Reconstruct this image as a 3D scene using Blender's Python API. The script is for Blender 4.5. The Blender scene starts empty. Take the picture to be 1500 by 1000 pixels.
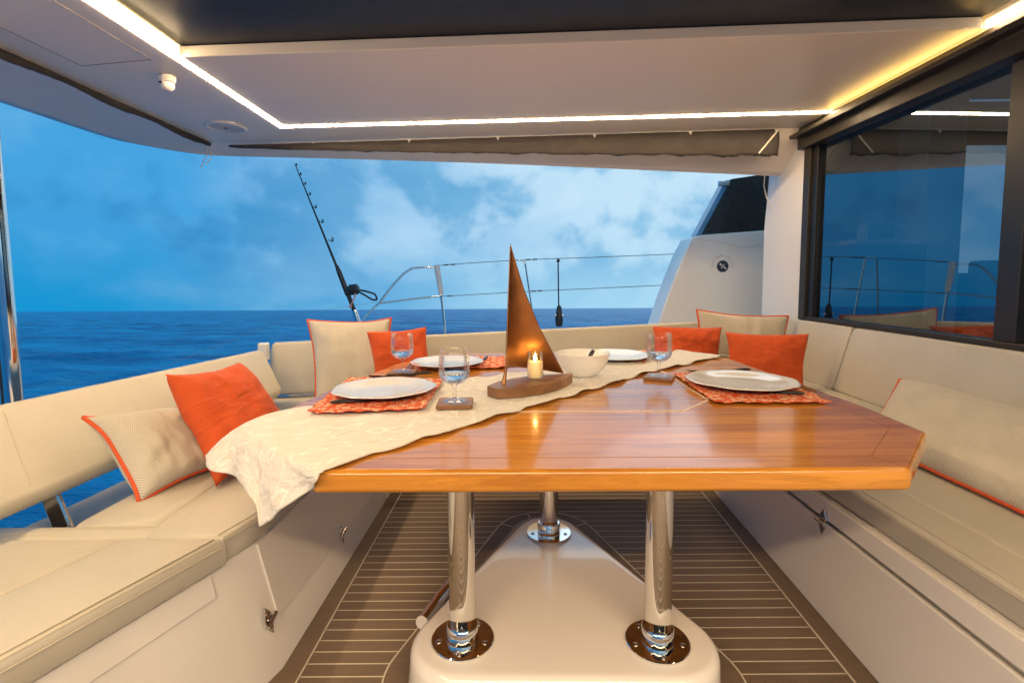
import bpy, bmesh, math, random
from mathutils import Vector, Matrix, noise
PI = math.pi
V = Vector
random.seed(11)
sc = bpy.context.scene
COL = sc.collection

# ------------------------------------------------------------------ camera
F_PX, W_PX, H_PX, PCY = 745.0, 1500.0, 1000.0, 469.0
CAM = V((0, 0, 1.17))
CAM_R = Matrix.Rotation(math.radians(90 - 4.7), 3, 'X') @ Matrix.Rotation(math.radians(-0.35), 3, 'Z')
cd = bpy.data.cameras.new('camera')
cam = bpy.data.objects.new('camera', cd)
COL.objects.link(cam)
cam.matrix_world = Matrix.Translation(CAM) @ CAM_R.to_4x4()
cd.sensor_width = 36.0
cd.lens = 36.0 * F_PX / W_PX
cd.shift_y = -(H_PX / 2 - PCY) / W_PX
cd.clip_start = 0.02
cd.clip_end = 60000
sc.camera = cam

def ray(px, py):
    return CAM_R @ V(((px - W_PX / 2) / F_PX, -(py - PCY) / F_PX, -1))
def P(px, py, y):            # the real point on that sight line at depth y
    d = ray(px, py); return CAM + d * (y / d.y)
def Pz(px, py, z):           # ... at height z
    d = ray(px, py); return CAM + d * ((z - CAM.z) / d.z)
def Px(px, py, x):
    d = ray(px, py); return CAM + d * (x / d.x)

# ------------------------------------------------------------------ nodes
class NT:
    def __init__(s, tree): s.t = tree; s.n = tree.nodes; s.l = tree.links
    def __call__(s, typ, ins=None, out=0, **attrs):
        nd = s.n.new(typ)
        for k, v in attrs.items(): setattr(nd, k, v)
        for k, v in (ins or {}).items():
            sock = nd.inputs[k]
            if isinstance(v, bpy.types.NodeSocket): s.l.new(v, sock)
            else: sock.default_value = v
        return nd.outputs[out] if nd.outputs else nd
    def m(s, op, a, b=0.0, c=0.0, clamp=False):
        return s('ShaderNodeMath', {0: a, 1: b, 2: c}, operation=op, use_clamp=clamp)
    def mix(s, fac, a, b, blend='MIX'):
        nd = s.n.new('ShaderNodeMix'); nd.data_type = 'RGBA'; nd.blend_type = blend
        for k, v in ((0, fac), (6, a), (7, b)):
            if isinstance(v, bpy.types.NodeSocket): s.l.new(v, nd.inputs[k])
            else: nd.inputs[k].default_value = v
        return nd.outputs[2]
    def ramp(s, fac, stops, interp='LINEAR'):
        nd = s.n.new('ShaderNodeValToRGB'); cr = nd.color_ramp; cr.interpolation = interp
        while len(cr.elements) < len(stops): cr.elements.new(0.5)
        for e, (p, c) in zip(cr.elements, stops): e.position = p; e.color = c
        s.l.new(fac, nd.inputs[0]); return nd.outputs[0]
    def sep(s, v):
        nd = s.n.new('ShaderNodeSeparateXYZ'); s.l.new(v, nd.inputs[0]); return nd.outputs
    def comb(s, x, y, z): return s('ShaderNodeCombineXYZ', {0: x, 1: y, 2: z})
    def noise(s, vec, scale, detail=4.0, rough=0.55, dist=0.0, out=0):
        return s('ShaderNodeTexNoise', {'Vector': vec, 'Scale': scale, 'Detail': detail, 'Roughness': rough, 'Distortion': dist}, out=out)
    def map(s, vec, loc=(0, 0, 0), rot=(0, 0, 0), scale=(1, 1, 1)):
        return s('ShaderNodeMapping', {'Vector': vec, 'Location': loc, 'Rotation': rot, 'Scale': scale})
    def bump(s, h, strength=0.3, dist=0.01, normal=None):
        ins = {'Strength': strength, 'Distance': dist, 'Height': h}
        if normal is not None: ins['Normal'] = normal
        return s('ShaderNodeBump', ins)

def c4(c, k=1.0): return (c[0] * k, c[1] * k, c[2] * k, 1.0)

def new_mat(name):
    m = bpy.data.materials.new(name); m.use_nodes = True
    n = NT(m.node_tree)
    b = n.n.get('Principled BSDF')
    return m, n, b
def setp(n, b, **k):
    names = dict(col='Base Color', rough='Roughness', metal='Metallic', ior='IOR', trans='Transmission Weight', coat='Coat Weight',
                 coatr='Coat Roughness', sheen='Sheen Weight', normal='Normal', spec='Specular IOR Level', alpha='Alpha',
                 sss='Subsurface Weight', emc='Emission Color', ems='Emission Strength')
    for a, v in k.items():
        s = b.inputs[names[a]]
        if isinstance(v, bpy.types.NodeSocket): n.l.new(v, s)
        else: s.default_value = v
def obj_co(n): return n('ShaderNodeTexCoord', out=3)
def uv_co(n): return n('ShaderNodeTexCoord', out=2)

def plain(name, col, rough=0.5, metal=0.0, var=0.08, vscale=3.0, bump=0.0, bscale=120.0, bdist=0.002, **kw):
    m, n, b = new_mat(name)
    co = obj_co(n)
    nz = n.noise(co, vscale, 5, 0.6)
    f = n('ShaderNodeMapRange', {0: nz, 1: 0.3, 2: 0.7, 3: 1 - var, 4: 1 + var})
    colr = n.mix(1.0, c4(col), n.comb(f, f, f), 'MULTIPLY')
    rr = n('ShaderNodeMapRange', {0: n.noise(co, vscale * 4, 4), 1: 0.3, 2: 0.7, 3: rough * 0.88, 4: min(1, rough * 1.12)})
    setp(n, b, col=colr, rough=rr, metal=metal, **kw)
    if bump: setp(n, b, normal=n.bump(n.noise(co, bscale, 3), bump, bdist))
    return m

M = {}
M['gelcoat'] = plain('white_gelcoat', (.78, .755, .725), .16, var=.03, vscale=1.6, bump=.05, bscale=5, bdist=.01, coat=.7, coatr=.03)
M['ceiling'] = plain('ceiling_white', (.86, .795, .715), .36, var=.03, vscale=1.2, bump=.05, bscale=60)
M['dark_panel'] = plain('navy_blind', (.016, .019, .032), .42, spec=.3, var=.18, vscale=2, bump=.08, bscale=260)
M['bronze'] = plain('dark_anodised_frame', (.03, .026, .022), .42, spec=.35, var=.1)
M['black'] = plain('black_plastic', (.012, .012, .014), .4, var=.2)
M['chrome'] = plain('polished_steel', (.78, .77, .75), .07, metal=1.0, var=.02, vscale=8)
M['steel'] = plain('brushed_steel', (.62, .61, .60), .2, metal=1.0, var=.05)
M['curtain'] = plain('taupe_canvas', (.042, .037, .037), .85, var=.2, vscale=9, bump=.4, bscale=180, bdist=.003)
M['white_plastic'] = plain('white_plastic', (.75, .74, .72), .35, var=.03)
M['wire'] = plain('wire_grey', (.22, .22, .22), .35, metal=.8)
M['cord'] = plain('white_cord', (.7, .66, .58), .7)
M['grey_plate'] = plain('speaker_grille', (.55, .53, .52), .5, var=.05, bump=.3, bscale=420)
M['wrap'] = plain('pale_leather_wrap', (.62, .6, .58), .55, var=.08, bump=.2, bscale=90)
M['ceramic'] = plain('white_glazed_ceramic', (.82, .80, .77), .13, var=.03, vscale=7, bump=.06, bscale=16, coat=.5)
M['bowl'] = plain('cream_glazed_bowl', (.89, .88, .85), .22, var=.04, vscale=7, bump=.05, bscale=20)
M['cutlery'] = plain('dark_steel_cutlery', (.09, .08, .075), .22, metal=.9, var=.2)
M['wax'] = plain('ivory_wax', (.90, .72, .40), .45, var=.03, sss=.15, emc=(1, .62, .22, 1), ems=.28)  # candle light shining through the wax is put in as emission
M['stitch'] = plain('beige_thread', (.50, .46, .38), .8, var=.1)
M['orange_pipe'] = plain('orange_piping', (.60, .085, .02), .75, var=.12, vscale=40)
M['navy'] = plain('navy_enamel', (.012, .018, .05), .35)
M['grey_ink'] = plain('grey_ink', (.34, .27, .21), .6)
M['deck_grey'] = plain('side_deck', (.45, .45, .45), .6)
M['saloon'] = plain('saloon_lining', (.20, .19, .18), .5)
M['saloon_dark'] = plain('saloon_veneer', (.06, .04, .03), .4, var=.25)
M['dark_glass_pane'] = plain('tinted_window', (.022, .021, .022), .28, var=.2, vscale=3, coat=.2)

def leather(name, col):
    m, n, b = new_mat(name)
    co = obj_co(n)
    v = n('ShaderNodeTexVoronoi', {'Vector': co, 'Scale': 330.0}, out=0)
    big = n.noise(co, 2.4, 6, .6)
    f = n('ShaderNodeMapRange', {0: big, 1: .3, 2: .7, 3: .92, 4: 1.07})
    h1 = n.bump(v, .12, .0012)
    h2 = n.bump(n.noise(n.map(co, scale=(1, .55, 1)), 8.0, 4, .5, .8), .22, .025, h1)
    sp = n.noise(co, 95.0, 2)
    spots = n('ShaderNodeMapRange', {0: sp, 1: .68, 2: .76, 3: 1.0, 4: .9})
    ff = n.m('MULTIPLY', f, spots)
    setp(n, b, col=n.mix(1.0, c4(col), n.comb(ff, ff, ff), 'MULTIPLY'), rough=.46, normal=h2)
    return m
M['leather'] = leather('beige_leather', (.49, .462, .395))

def orange_cloth():
    m, n, b = new_mat('orange_linen')
    uv = uv_co(n); s = n.sep(uv)
    wu = n.m('SINE', n.m('MULTIPLY', s[0], 900)); wv = n.m('SINE', n.m('MULTIPLY', s[1], 900))
    w = n.m('MULTIPLY', wu, wv)
    nz = n.noise(n.map(uv, scale=(7, 5, 1)), 1.0, 6, .65)
    f = n('ShaderNodeMapRange', {0: nz, 1: .25, 2: .75, 3: .82, 4: 1.12})
    colr = n.mix(1.0, (.60, .078, .008, 1), n.comb(f, f, f), 'MULTIPLY')
    wr = n.noise(n.map(uv, scale=(3.0, 8.0, 1)), 1.0, 4, .5, 1.2)
    setp(n, b, col=colr, rough=.82, sheen=.05, normal=n.bump(wr, .35, .03, n.bump(w, .15, .001)))
    return m
M['orange'] = orange_cloth()

def herringbone():
    m, n, b = new_mat('beige_herringbone')
    uv = uv_co(n); s = n.sep(uv)
    zig = n.m('ABSOLUTE', n.m('SUBTRACT', n.m('FRACT', n.m('MULTIPLY', s[0], 7.0)), .5))
    st = n.m('FRACT', n.m('ADD', n.m('MULTIPLY', s[1], 56.0), n.m('MULTIPLY', zig, 13.0)))
    k = n('ShaderNodeMapRange', {0: n.m('ABSOLUTE', n.m('SUBTRACT', st, .5)), 1: .17, 2: .33, 3: 0.0, 4: 1.0})
    fine = n.noise(n.map(uv, scale=(260, 260, 1)), 1.0, 2)
    k2 = n.m('MULTIPLY', k, n('ShaderNodeMapRange', {0: fine, 1: .3, 2: .7, 3: .55, 4: 1.0}))
    colr = n.mix(k2, (.40, .37, .305, 1), (.70, .65, .565, 1))
    big = n.noise(n.map(uv, scale=(3, 3, 1)), 1.0, 5, .6)
    f = n('ShaderNodeMapRange', {0: big, 1: .25, 2: .75, 3: .86, 4: 1.1})
    setp(n, b, col=n.mix(1.0, colr, n.comb(f, f, f), 'MULTIPLY'), rough=.88, sheen=.2,
         normal=n.bump(n.noise(n.map(uv, scale=(5, 3.5, 1)), 1.0, 3, .5, .6), .25, .03, n.bump(k2, .3, .002)))
    return m
M['herring'] = herringbone()

def teak(name, c_dark, c_light, plank, rough=.16, coat=.6, axis='X', amp=1.0):
    m, n, b = new_mat(name)
    co = obj_co(n); s = n.sep(co)
    along, across = (s[0], s[1]) if axis == 'X' else (s[1], s[0])
    pid = n.m('FLOOR', n.m('DIVIDE', across, plank))
    rnd = n('ShaderNodeTexWhiteNoise', {'W': pid}, out=0, noise_dimensions='1D')
    off = n.m('MULTIPLY', rnd, 17.0)
    vec = n.comb(n.m('ADD', n.m('MULTIPLY', along, 1.1), off), n.m('ADD', n.m('MULTIPLY', across, 16.0), off), n.m('MULTIPLY', s[2], 16.0))
    g1 = n.noise(vec, 1.5, 6, .62, .7)
    vec2 = n.comb(n.m('ADD', n.m('MULTIPLY', along, 7.0), off), n.m('MULTIPLY', across, 260.0), n.m('MULTIPLY', s[2], 260.0))
    g2 = n.noise(vec2, 1.0, 3, .6)
    rings = n.m('FRACT', n.m('MULTIPLY', g1, 7.0))
    ringk = n('ShaderNodeMapRange', {0: rings, 1: 0.0, 2: .35, 3: .55, 4: 1.0})
    t = n.m('MULTIPLY', n('ShaderNodeMapRange', {0: g1, 1: .3, 2: .7, 3: 0, 4: 1}), ringk, clamp=True)
    t = n.m('ADD', n.m('MULTIPLY', t, .75), n.m('MULTIPLY', g2, .25))
    colr = n.mix(t, c4(c_dark), c4(c_light))
    f = n('ShaderNodeMapRange', {0: rnd, 1: 0, 2: 1, 3: 1 - .16 * amp, 4: 1 + .14 * amp})
    colr = n.mix(1.0, colr, n.comb(f, f, f), 'MULTIPLY')
    seam = n.m('ABSOLUTE', n.m('SUBTRACT', n.m('FRACT', n.m('DIVIDE', across, plank)), .5))
    sk = n('ShaderNodeMapRange', {0: seam, 1: .488, 2: .497, 3: 1.0, 4: .72})
    colr = n.mix(1.0, colr, n.comb(sk, sk, sk), 'MULTIPLY')
    setp(n, b, col=colr, rough=n('ShaderNodeMapRange', {0: g2, 1: .3, 2: .7, 3: rough * .8, 4: rough * 1.4}),
         coat=coat, coatr=.06, normal=n.bump(g2, .06, .001, n.bump(n.noise(co, 3.0, 2), .03, .02)))
    return m
M['teak'] = teak('varnished_teak', (.33, .105, .012), (.80, .355, .046), .092, .17, .42)
M['coaster'] = teak('oiled_wood', (.17, .07, .025), (.40, .195, .08), .4, .45, .1)
M['base_wood'] = teak('walnut_base', (.17, .072, .028), (.38, .185, .08), .5, .42, .1)

def floor_mat(name, lines):
    m, n, b = new_mat(name)
    co = obj_co(n); s = n.sep(co)
    g = n.noise(n.comb(n.m('MULTIPLY', s[0], 5.0), n.m('MULTIPLY', s[1], 90.0), 0.0), 1.0, 5, .65)
    spk = n.noise(co, 320.0, 2)
    big = n.noise(co, 1.8, 4)
    f = n.m('ADD', n.m('MULTIPLY', g, .45), n.m('ADD', n.m('MULTIPLY', spk, .35), n.m('MULTIPLY', big, .2)))
    colr = n.ramp(f, [(.3, (.100, .069, .046, 1)), (.7, (.185, .134, .094, 1))])
    h = spk
    if lines:
        d = n.m('ABSOLUTE', n.m('SUBTRACT', n.m('FRACT', n.m('DIVIDE', s[1], .0505)), .5))
        k = n('ShaderNodeMapRange', {0: d, 1: .451, 2: .458, 3: 0.0, 4: 1.0})
        pid = n('ShaderNodeTexWhiteNoise', {'W': n.m('FLOOR', n.m('DIVIDE', s[1], .0505))}, out=0, noise_dimensions='1D')
        pf = n('ShaderNodeMapRange', {0: pid, 1: 0, 2: 1, 3: .86, 4: 1.1})
        colr = n.mix(1.0, colr, n.comb(pf, pf, pf), 'MULTIPLY')
        colr = n.mix(k, colr, (.54, .485, .40, 1))
    setp(n, b, col=colr, rough=.58, normal=n.bump(h, .12, .001))
    return m
M['floor'] = floor_mat('synthetic_teak_planks', True)
M['floor_plain'] = floor_mat('synthetic_teak_border', False)
M['caulk'] = plain('pale_caulk', (.54, .485, .40), .6)

def copper():
    m, n, b = new_mat('brushed_copper')
    co = obj_co(n)
    st = n.noise(n.map(co, scale=(30, 30, 2.2)), 1.0, 6, .7)
    pat = n.noise(co, 6.0, 6, .65)
    colr = n.mix(n('ShaderNodeMapRange', {0: pat, 1: .35, 2: .7, 3: 0, 4: 1}), (.46, .225, .092, 1), (.27, .125, .055, 1))
    setp(n, b, col=colr, metal=1.0, rough=n('ShaderNodeMapRange', {0: st, 1: .3, 2: .7, 3: .36, 4: .54}), normal=n.bump(st, .12, .003))
    return m
M['copper'] = copper()

def runner_mat():
    m, n, b = new_mat('embroidered_runner')
    uv = uv_co(n)
    warp = n('ShaderNodeTexNoise', {'Vector': uv, 'Scale': 3.0, 'Detail': 3.0}, out=1)
    w = n('ShaderNodeVectorMath', {0: uv, 1: n('ShaderNodeVectorMath', {0: warp, 1: (.30, .30, 0)}, operation='MULTIPLY')}, operation='ADD')
    vo = n('ShaderNodeTexVoronoi', {'Vector': n.map(w, scale=(1, 1.5, 1)), 'Scale': 6.5}, out=0, feature='DISTANCE_TO_EDGE')
    stem = n('ShaderNodeMapRange', {0: vo, 1: .01, 2: .035, 3: .55, 4: 0.0})
    vo2 = n('ShaderNodeTexVoronoi', {'Vector': n.map(w, rot=(0, 0, .7), scale=(1, 2.6, 1)), 'Scale': 5.0}, out=0)
    leaf = n('ShaderNodeMapRange', {0: n.m('ABSOLUTE', n.m('SUBTRACT', vo2, .36)), 1: .02, 2: .06, 3: 1.0, 4: 0.0})
    emb = n.m('MAXIMUM', stem, leaf)
    thr = n.noise(n.map(uv, scale=(420, 420, 1)), 1.0, 2)
    emb2 = n.m('MULTIPLY', emb, n('ShaderNodeMapRange', {0: thr, 1: .3, 2: .65, 3: .55, 4: 1.0}))
    colr = n.mix(emb2, (.70, .66, .585, 1), (.92, .90, .85, 1))
    fill = n('ShaderNodeMapRange', {0: vo2, 1: .30, 2: .18, 3: 0, 4: .5})
    colr = n.mix(fill, colr, (.64, .56, .43, 1))
    cr = n.noise(n.map(uv, scale=(14, 20, 1)), 1.0, 5, .6, .8)
    setp(n, b, col=colr, rough=.78, sheen=.3, normal=n.bump(emb2, .35, .003, n.bump(cr, .45, .014, n.bump(thr, .25, .001))))
    return m
M['runner'] = runner_mat()

def mat_pattern():
    m, n, b = new_mat('orange_floral_cotton')
    uv = uv_co(n)
    vo = n('ShaderNodeTexVoronoi', {'Vector': n.map(uv, scale=(1.0, 1.7, 1)), 'Scale': 15.0, 'Randomness': .5}, out=0)
    vo2 = n('ShaderNodeTexVoronoi', {'Vector': n.map(uv, rot=(0, 0, .6), scale=(1.9, 1, 1)), 'Scale': 17.0}, out=0)
    k1 = n('ShaderNodeMapRange', {0: n.m('ABSOLUTE', n.m('SUBTRACT', vo, .33)), 1: .06, 2: .1, 3: 1, 4: 0})
    k2 = n('ShaderNodeMapRange', {0: vo2, 1: .27, 2: .33, 3: 1, 4: 0})
    k = n.m('MAXIMUM', n.m('MULTIPLY', k1, .9), n.m('MULTIPLY', k2, .85))
    colr = n.mix(k, (.62, .085, .018, 1), (.80, .60, .38, 1))
    setp(n, b, col=colr, rough=.85, normal=n.bump(n.noise(n.map(uv, scale=(300, 300, 1)), 1.0, 2), .3, .001))
    return m
M['placemat'] = mat_pattern()

def glass_mat(name, tint=(1, 1, 1), ior=1.45, rough=.0):
    m, n, b = new_mat(name)
    co = obj_co(n)
    setp(n, b, col=c4(tint), trans=1.0, ior=ior, rough=rough, normal=n.bump(n.noise(co, 18.0, 2), .03, .004))
    return m
def thin_glass(name):
    m, n, b = new_mat(name); n.n.remove(b)
    co = obj_co(n)
    gl = n('ShaderNodeBsdfGlossy', {'Color': (1, 1, 1, 1), 'Roughness': .02, 'Normal': n.bump(n.noise(co, 22.0, 2), .05, .004)})
    lw = n('ShaderNodeLayerWeight', {'Blend': .25}, out=1)
    tr = n('ShaderNodeBsdfTransparent', {'Color': n.mix(n.m('POWER', lw, 2.0), (.985, .99, .99, 1), (.94, .95, .955, 1))})
    fr = n('ShaderNodeFresnel', {'IOR': 1.48})
    n.l.new(n('ShaderNodeMixShader', {0: n.m('MULTIPLY', fr, .55), 1: tr, 2: gl}), n.n['Material Output'].inputs[0])
    return m
M['glass'] = thin_glass('drinking_glass')
M['water'] = glass_mat('drinking_water', (.93, .97, 1.0), 1.33)

def door_glass():
    m, n, b = new_mat('tinted_door_glass')
    n.n.remove(b)
    co = obj_co(n)
    gl = n('ShaderNodeBsdfGlossy', {'Color': (.40, .48, .54, 1), 'Roughness': 0.012, 'Normal': n.bump(n.noise(co, 1.2, 1), .015, .01)})
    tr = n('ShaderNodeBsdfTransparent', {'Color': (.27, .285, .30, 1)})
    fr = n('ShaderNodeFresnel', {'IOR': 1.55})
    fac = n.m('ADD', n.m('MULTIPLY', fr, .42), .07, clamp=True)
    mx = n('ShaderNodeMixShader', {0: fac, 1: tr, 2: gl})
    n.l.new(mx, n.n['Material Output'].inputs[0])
    return m
M['door_glass'] = door_glass()

def emit(name, col, strength):
    m, n, b = new_mat(name)
    setp(n, b, col=c4((.8, .8, .8)), emc=c4(col), ems=strength)
    m.cycles.emission_sampling = 'FRONT_BACK'
    return m
LED = 88.0
M['led'] = emit('warm_led_tape', (1.0, .70, .385), LED)
M['led_dim'] = emit('amber_led_tape', (1.0, .60, .15), 11.0)
M['glow_soft'] = emit('painted_recess_glow', (1.0, .74, .36), 2.4)  # emission standing in for strip light on the recess walls
M['flame'] = emit('flame', (1.0, .55, .14), 45.0)

def sea_mat():
    m, n, b = new_mat('sea_water')
    co = obj_co(n)
    n1 = n.noise(n.map(co, rot=(0, 0, .35), scale=(.55, 1.3, 1)), 1.0, 5, .62)
    n2 = n.noise(n.map(co, scale=(.05, .17, 1)), 1.0, 7, .68)
    n3 = n.noise(n.map(co, scale=(.22, .7, 1)), 1.0, 4, .6)
    colr = n.mix(n('ShaderNodeMapRange', {0: n2, 1: .36, 2: .64, 3: 0, 4: 1}), (.0004, .10, .29, 1), (.004, .36, .68, 1))
    colr = n.mix(n('ShaderNodeMapRange', {0: n3, 1: .58, 2: .74, 3: 0, 4: .5}), colr, (.10, .38, .58, 1))
    setp(n, b, col=colr, rough=.34, ior=1.33, spec=.25, normal=n.bump(n1, 1.0, .7))
    return m
M['sea'] = sea_mat()

# ------------------------------------------------------------------ mesh builder
class MB:
    def __init__(s): s.b = bmesh.new(); s.uv = None
    def v(s, p): return s.b.verts.new(V(p))
    def face(s, pts, uvs=None):
        try: f = s.b.faces.new([s.v(p) for p in pts])
        except ValueError: return None
        if uvs:
            lay = s.b.loops.layers.uv.verify()
            for l, u in zip(f.loops, uvs): l[lay].uv = u
        return f
    def loft(s, rings, closed=True, cap=True):
        vr = [[s.v(p) for p in r] for r in rings]
        n = len(vr[0])
        for a, c in zip(vr, vr[1:]):
            for i in range(n if closed else n - 1):
                j = (i + 1) % n
                s.b.faces.new((a[i], a[j], c[j], c[i]))
        if cap and closed:
            s.b.faces.new(vr[0][::-1]); s.b.faces.new(vr[-1])
        return s
    def prism(s, poly, z0, z1):
        return s.loft([[V((p[0], p[1], z0)) for p in poly], [V((p[0], p[1], z1)) for p in poly]])
    def slab(s, pts, d):            # a polygon in space given thickness by the vector d
        return s.loft([[V(p) for p in pts], [V(p) + V(d) for p in pts]])
    def box(s, c, size, rot=None):
        x, y, z = [k / 2 for k in size]
        q = [V((a, e, g)) for g in (-z, z) for a, e in ((-x, -y), (x, -y), (x, y), (-x, y))]
        if rot is not None: q = [rot @ p for p in q]
        q = [p + V(c) for p in q]
        return s.loft([q[:4], q[4:]])
    def tube(s, pts, r, seg=12, cap=True):
        pts = [V(p) for p in pts]
        rr = r if isinstance(r, (list, tuple)) else [r] * len(pts)
        rings = []; nrm = None
        for i, p in enumerate(pts):
            t = (pts[min(i + 1, len(pts) - 1)] - pts[max(i - 1, 0)]).normalized()
            if nrm is None:
                nrm = t.orthogonal().normalized()
            else:
                nrm = (nrm - t * nrm.dot(t)).normalized()
            bi = t.cross(nrm)
            rings.append([p + (nrm * math.cos(a) + bi * math.sin(a)) * rr[i] for a in (2 * PI * k / seg for k in range(seg))])
        return s.loft(rings, True, cap)
    def lathe(s, prof, c=(0, 0, 0), seg=40, wav=None):
        rings = []
        for r, z in prof:
            ring = []
            for k in range(seg):
                a = 2 * PI * k / seg
                q = r * (1 + (wav(a, r) if wav else 0))
                ring.append(V(c) + V((q * math.cos(a), q * math.sin(a), z)))
            rings.append(ring)
        return s.loft(rings, True, True)
    def ball(s, c, r, seg=16, sc_=(1, 1, 1)):
        n = seg // 2
        return s.loft([[V(c) + V((r * sc_[0] * math.sin(t) * math.cos(a), r * sc_[1] * math.sin(t) * math.sin(a), -r * sc_[2] * math.cos(t)))
                        for a in (2 * PI * k / seg for k in range(seg))] for t in (PI * (i + .35) / (n + .7 - 1 + 1) for i in range(n + 1))])
    def grid(s, fn, nu, nv, uvscale=(1, 1), flip=False):
        lay = s.b.loops.layers.uv.verify()
        vs = [[s.v(fn(i / nu, j / nv)) for j in range(nv + 1)] for i in range(nu + 1)]
        for i in range(nu):
            for j in range(nv):
                idx = [(i, j), (i + 1, j), (i + 1, j + 1), (i, j + 1)]
                if flip: idx = idx[::-1]
                f = s.b.faces.new([vs[a][c] for a, c in idx])
                for l, (a, c) in zip(f.loops, idx): l[lay].uv = (a / nu * uvscale[0], c / nv * uvscale[1])
        return vs
    def build(s, name, mat, parent=None, bevel=0.0, seg=3, smooth=True, angle=38, solid=0.0, origin=None, merge=0.0, subd=0, soff=0.0):
        if merge: bmesh.ops.remove_doubles(s.b, verts=s.b.verts, dist=merge)
        bmesh.ops.recalc_face_normals(s.b, faces=s.b.faces)
        root = parent
        while root is not None and root.parent is not None: root = root.parent
        if root is not None: org = V(root.location)
        elif origin is not None: org = V(origin)
        else:
            cs = [v.co for v in s.b.verts]
            org = V(((min(c.x for c in cs) + max(c.x for c in cs)) / 2, (min(c.y for c in cs) + max(c.y for c in cs)) / 2, min(c.z for c in cs)))
        for v in s.b.verts: v.co -= org
        me = bpy.data.meshes.new(name); s.b.to_mesh(me); s.b.free()
        if smooth:
            for p in me.polygons: p.use_smooth = True
            me.set_sharp_from_angle(angle=math.radians(angle))
        me.materials.append(mat)
        o = bpy.data.objects.new(name, me); COL.objects.link(o)
        if parent is not None: o.parent = parent
        else: o.location = org
        if solid:
            md = o.modifiers.new('thickness', 'SOLIDIFY'); md.thickness = solid; md.offset = soff
        if bevel:
            md = o.modifiers.new('edge', 'BEVEL'); md.width = bevel; md.segments = seg; md.limit_method = 'ANGLE'; md.angle_limit = math.radians(30)
            md.harden_normals = True
        if subd:
            md = o.modifiers.new('sub', 'SUBSURF'); md.levels = subd; md.render_levels = subd
        return o

def tag(o, label, cat, group=None):
    o['label'] = label; o['category'] = cat
    if group: o['group'] = group
    return o
def thing(name, label, cat, loc=(0, 0, 0), group=None):
    o = bpy.data.objects.new(name, None); COL.objects.link(o)
    o.location = loc; o.empty_display_size = .05
    return tag(o, label, cat, group)
def struct(o):
    o['kind'] = 'structure'; return o
def dup(root, loc, rot=0.0, label=None, scale=1.0):
    r = root.copy(); COL.objects.link(r); r.location = loc; r.rotation_euler = (0, 0, rot); r.scale = (scale, scale, scale)
    if label: r['label'] = label
    for ch in list(root.children):
        c = ch.copy(); COL.objects.link(c); c.parent = r
        for g in list(ch.children):
            d = g.copy(); COL.objects.link(d); d.parent = c
    return r
def lerp(a, b, t): return V(a) + (V(b) - V(a)) * t
def inset(poly, d):            # shrink a convex counter-clockwise polygon (x, y)
    out = []; n = len(poly)
    for i in range(n):
        a, b, c = V(poly[i - 1][:2]), V(poly[i][:2]), V(poly[(i + 1) % n][:2])
        e1 = (b - a).normalized(); e2 = (c - b).normalized()
        n1 = V((-e1.y, e1.x)); n2 = V((-e2.y, e2.x))
        k = n1 + n2; k = k / max(.25, k.dot(n1)) if k.length > 1e-6 else n1
        out.append((b.x + k.x * d, b.y + k.y * d))
    return out
def ccw(poly):
    a = sum(poly[i - 1][0] * poly[i][1] - poly[i][0] * poly[i - 1][1] for i in range(len(poly)))
    return poly if a > 0 else poly[::-1]
def cushion(mb, poly, z0, z1, r=.018, crown=.006, ci=.05):
    poly = ccw([tuple(p[:2]) for p in poly])
    rings = [[V((x, y, z0)) for x, y in inset(poly, .008)], [V((x, y, z0 + .008)) for x, y in poly]]
    for k in range(5):
        a = PI / 2 * k / 4
        rings.append([V((x, y, z1 - r + r * math.sin(a))) for x, y in inset(poly, r * (1 - math.cos(a)))])
    rings.append([V((x, y, z1 + crown)) for x, y in inset(poly, r + ci)])
    mb.loft(rings)
    return poly

# ------------------------------------------------------------------ sea and sky
def build_sea():
    mb = MB(); na = 420; rad = [3.0]
    while rad[-1] < 45000: rad.append(rad[-1] * (1.022 if rad[-1] < 400 else 1.10))
    vs = []
    for r in rad:
        row = []
        for k in range(na):
            a = 2 * PI * k / na
            x, y = r * math.sin(a), r * math.cos(a)
            amp = min(1.0, r / 12.0) * (1 if r < 300 else 300 / r)
            h = (noise.noise(V((x * .16, y * .30, 1))) * .42 + noise.noise(V((x * .5, y * .85, 5))) * .16) * amp if r < 3000 else 0
            row.append((x, y, h))
        vs.append(row)
    me = bpy.data.meshes.new('sea')
    pts = [p for r in vs for p in r] + [(0, 0, 0)]
    fc = [(i * na + k, i * na + (k + 1) % na, (i + 1) * na + (k + 1) % na, (i + 1) * na + k) for i in range(len(rad) - 1) for k in range(na)]
    fc += [(len(pts) - 1, (k + 1) % na, k) for k in range(na)]
    me.from_pydata(pts, [], fc)
    for p in me.polygons: p.use_smooth = True
    me.materials.append(M['sea']); mb.b.free()
    o = bpy.data.objects.new('sea', me); COL.objects.link(o)
    o.location = (0, 0, -1.35); o.rotation_euler = (math.radians(-3.4), 0, 0)   # the yacht lies heeled to the swell
    return struct(o)
build_sea()

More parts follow.
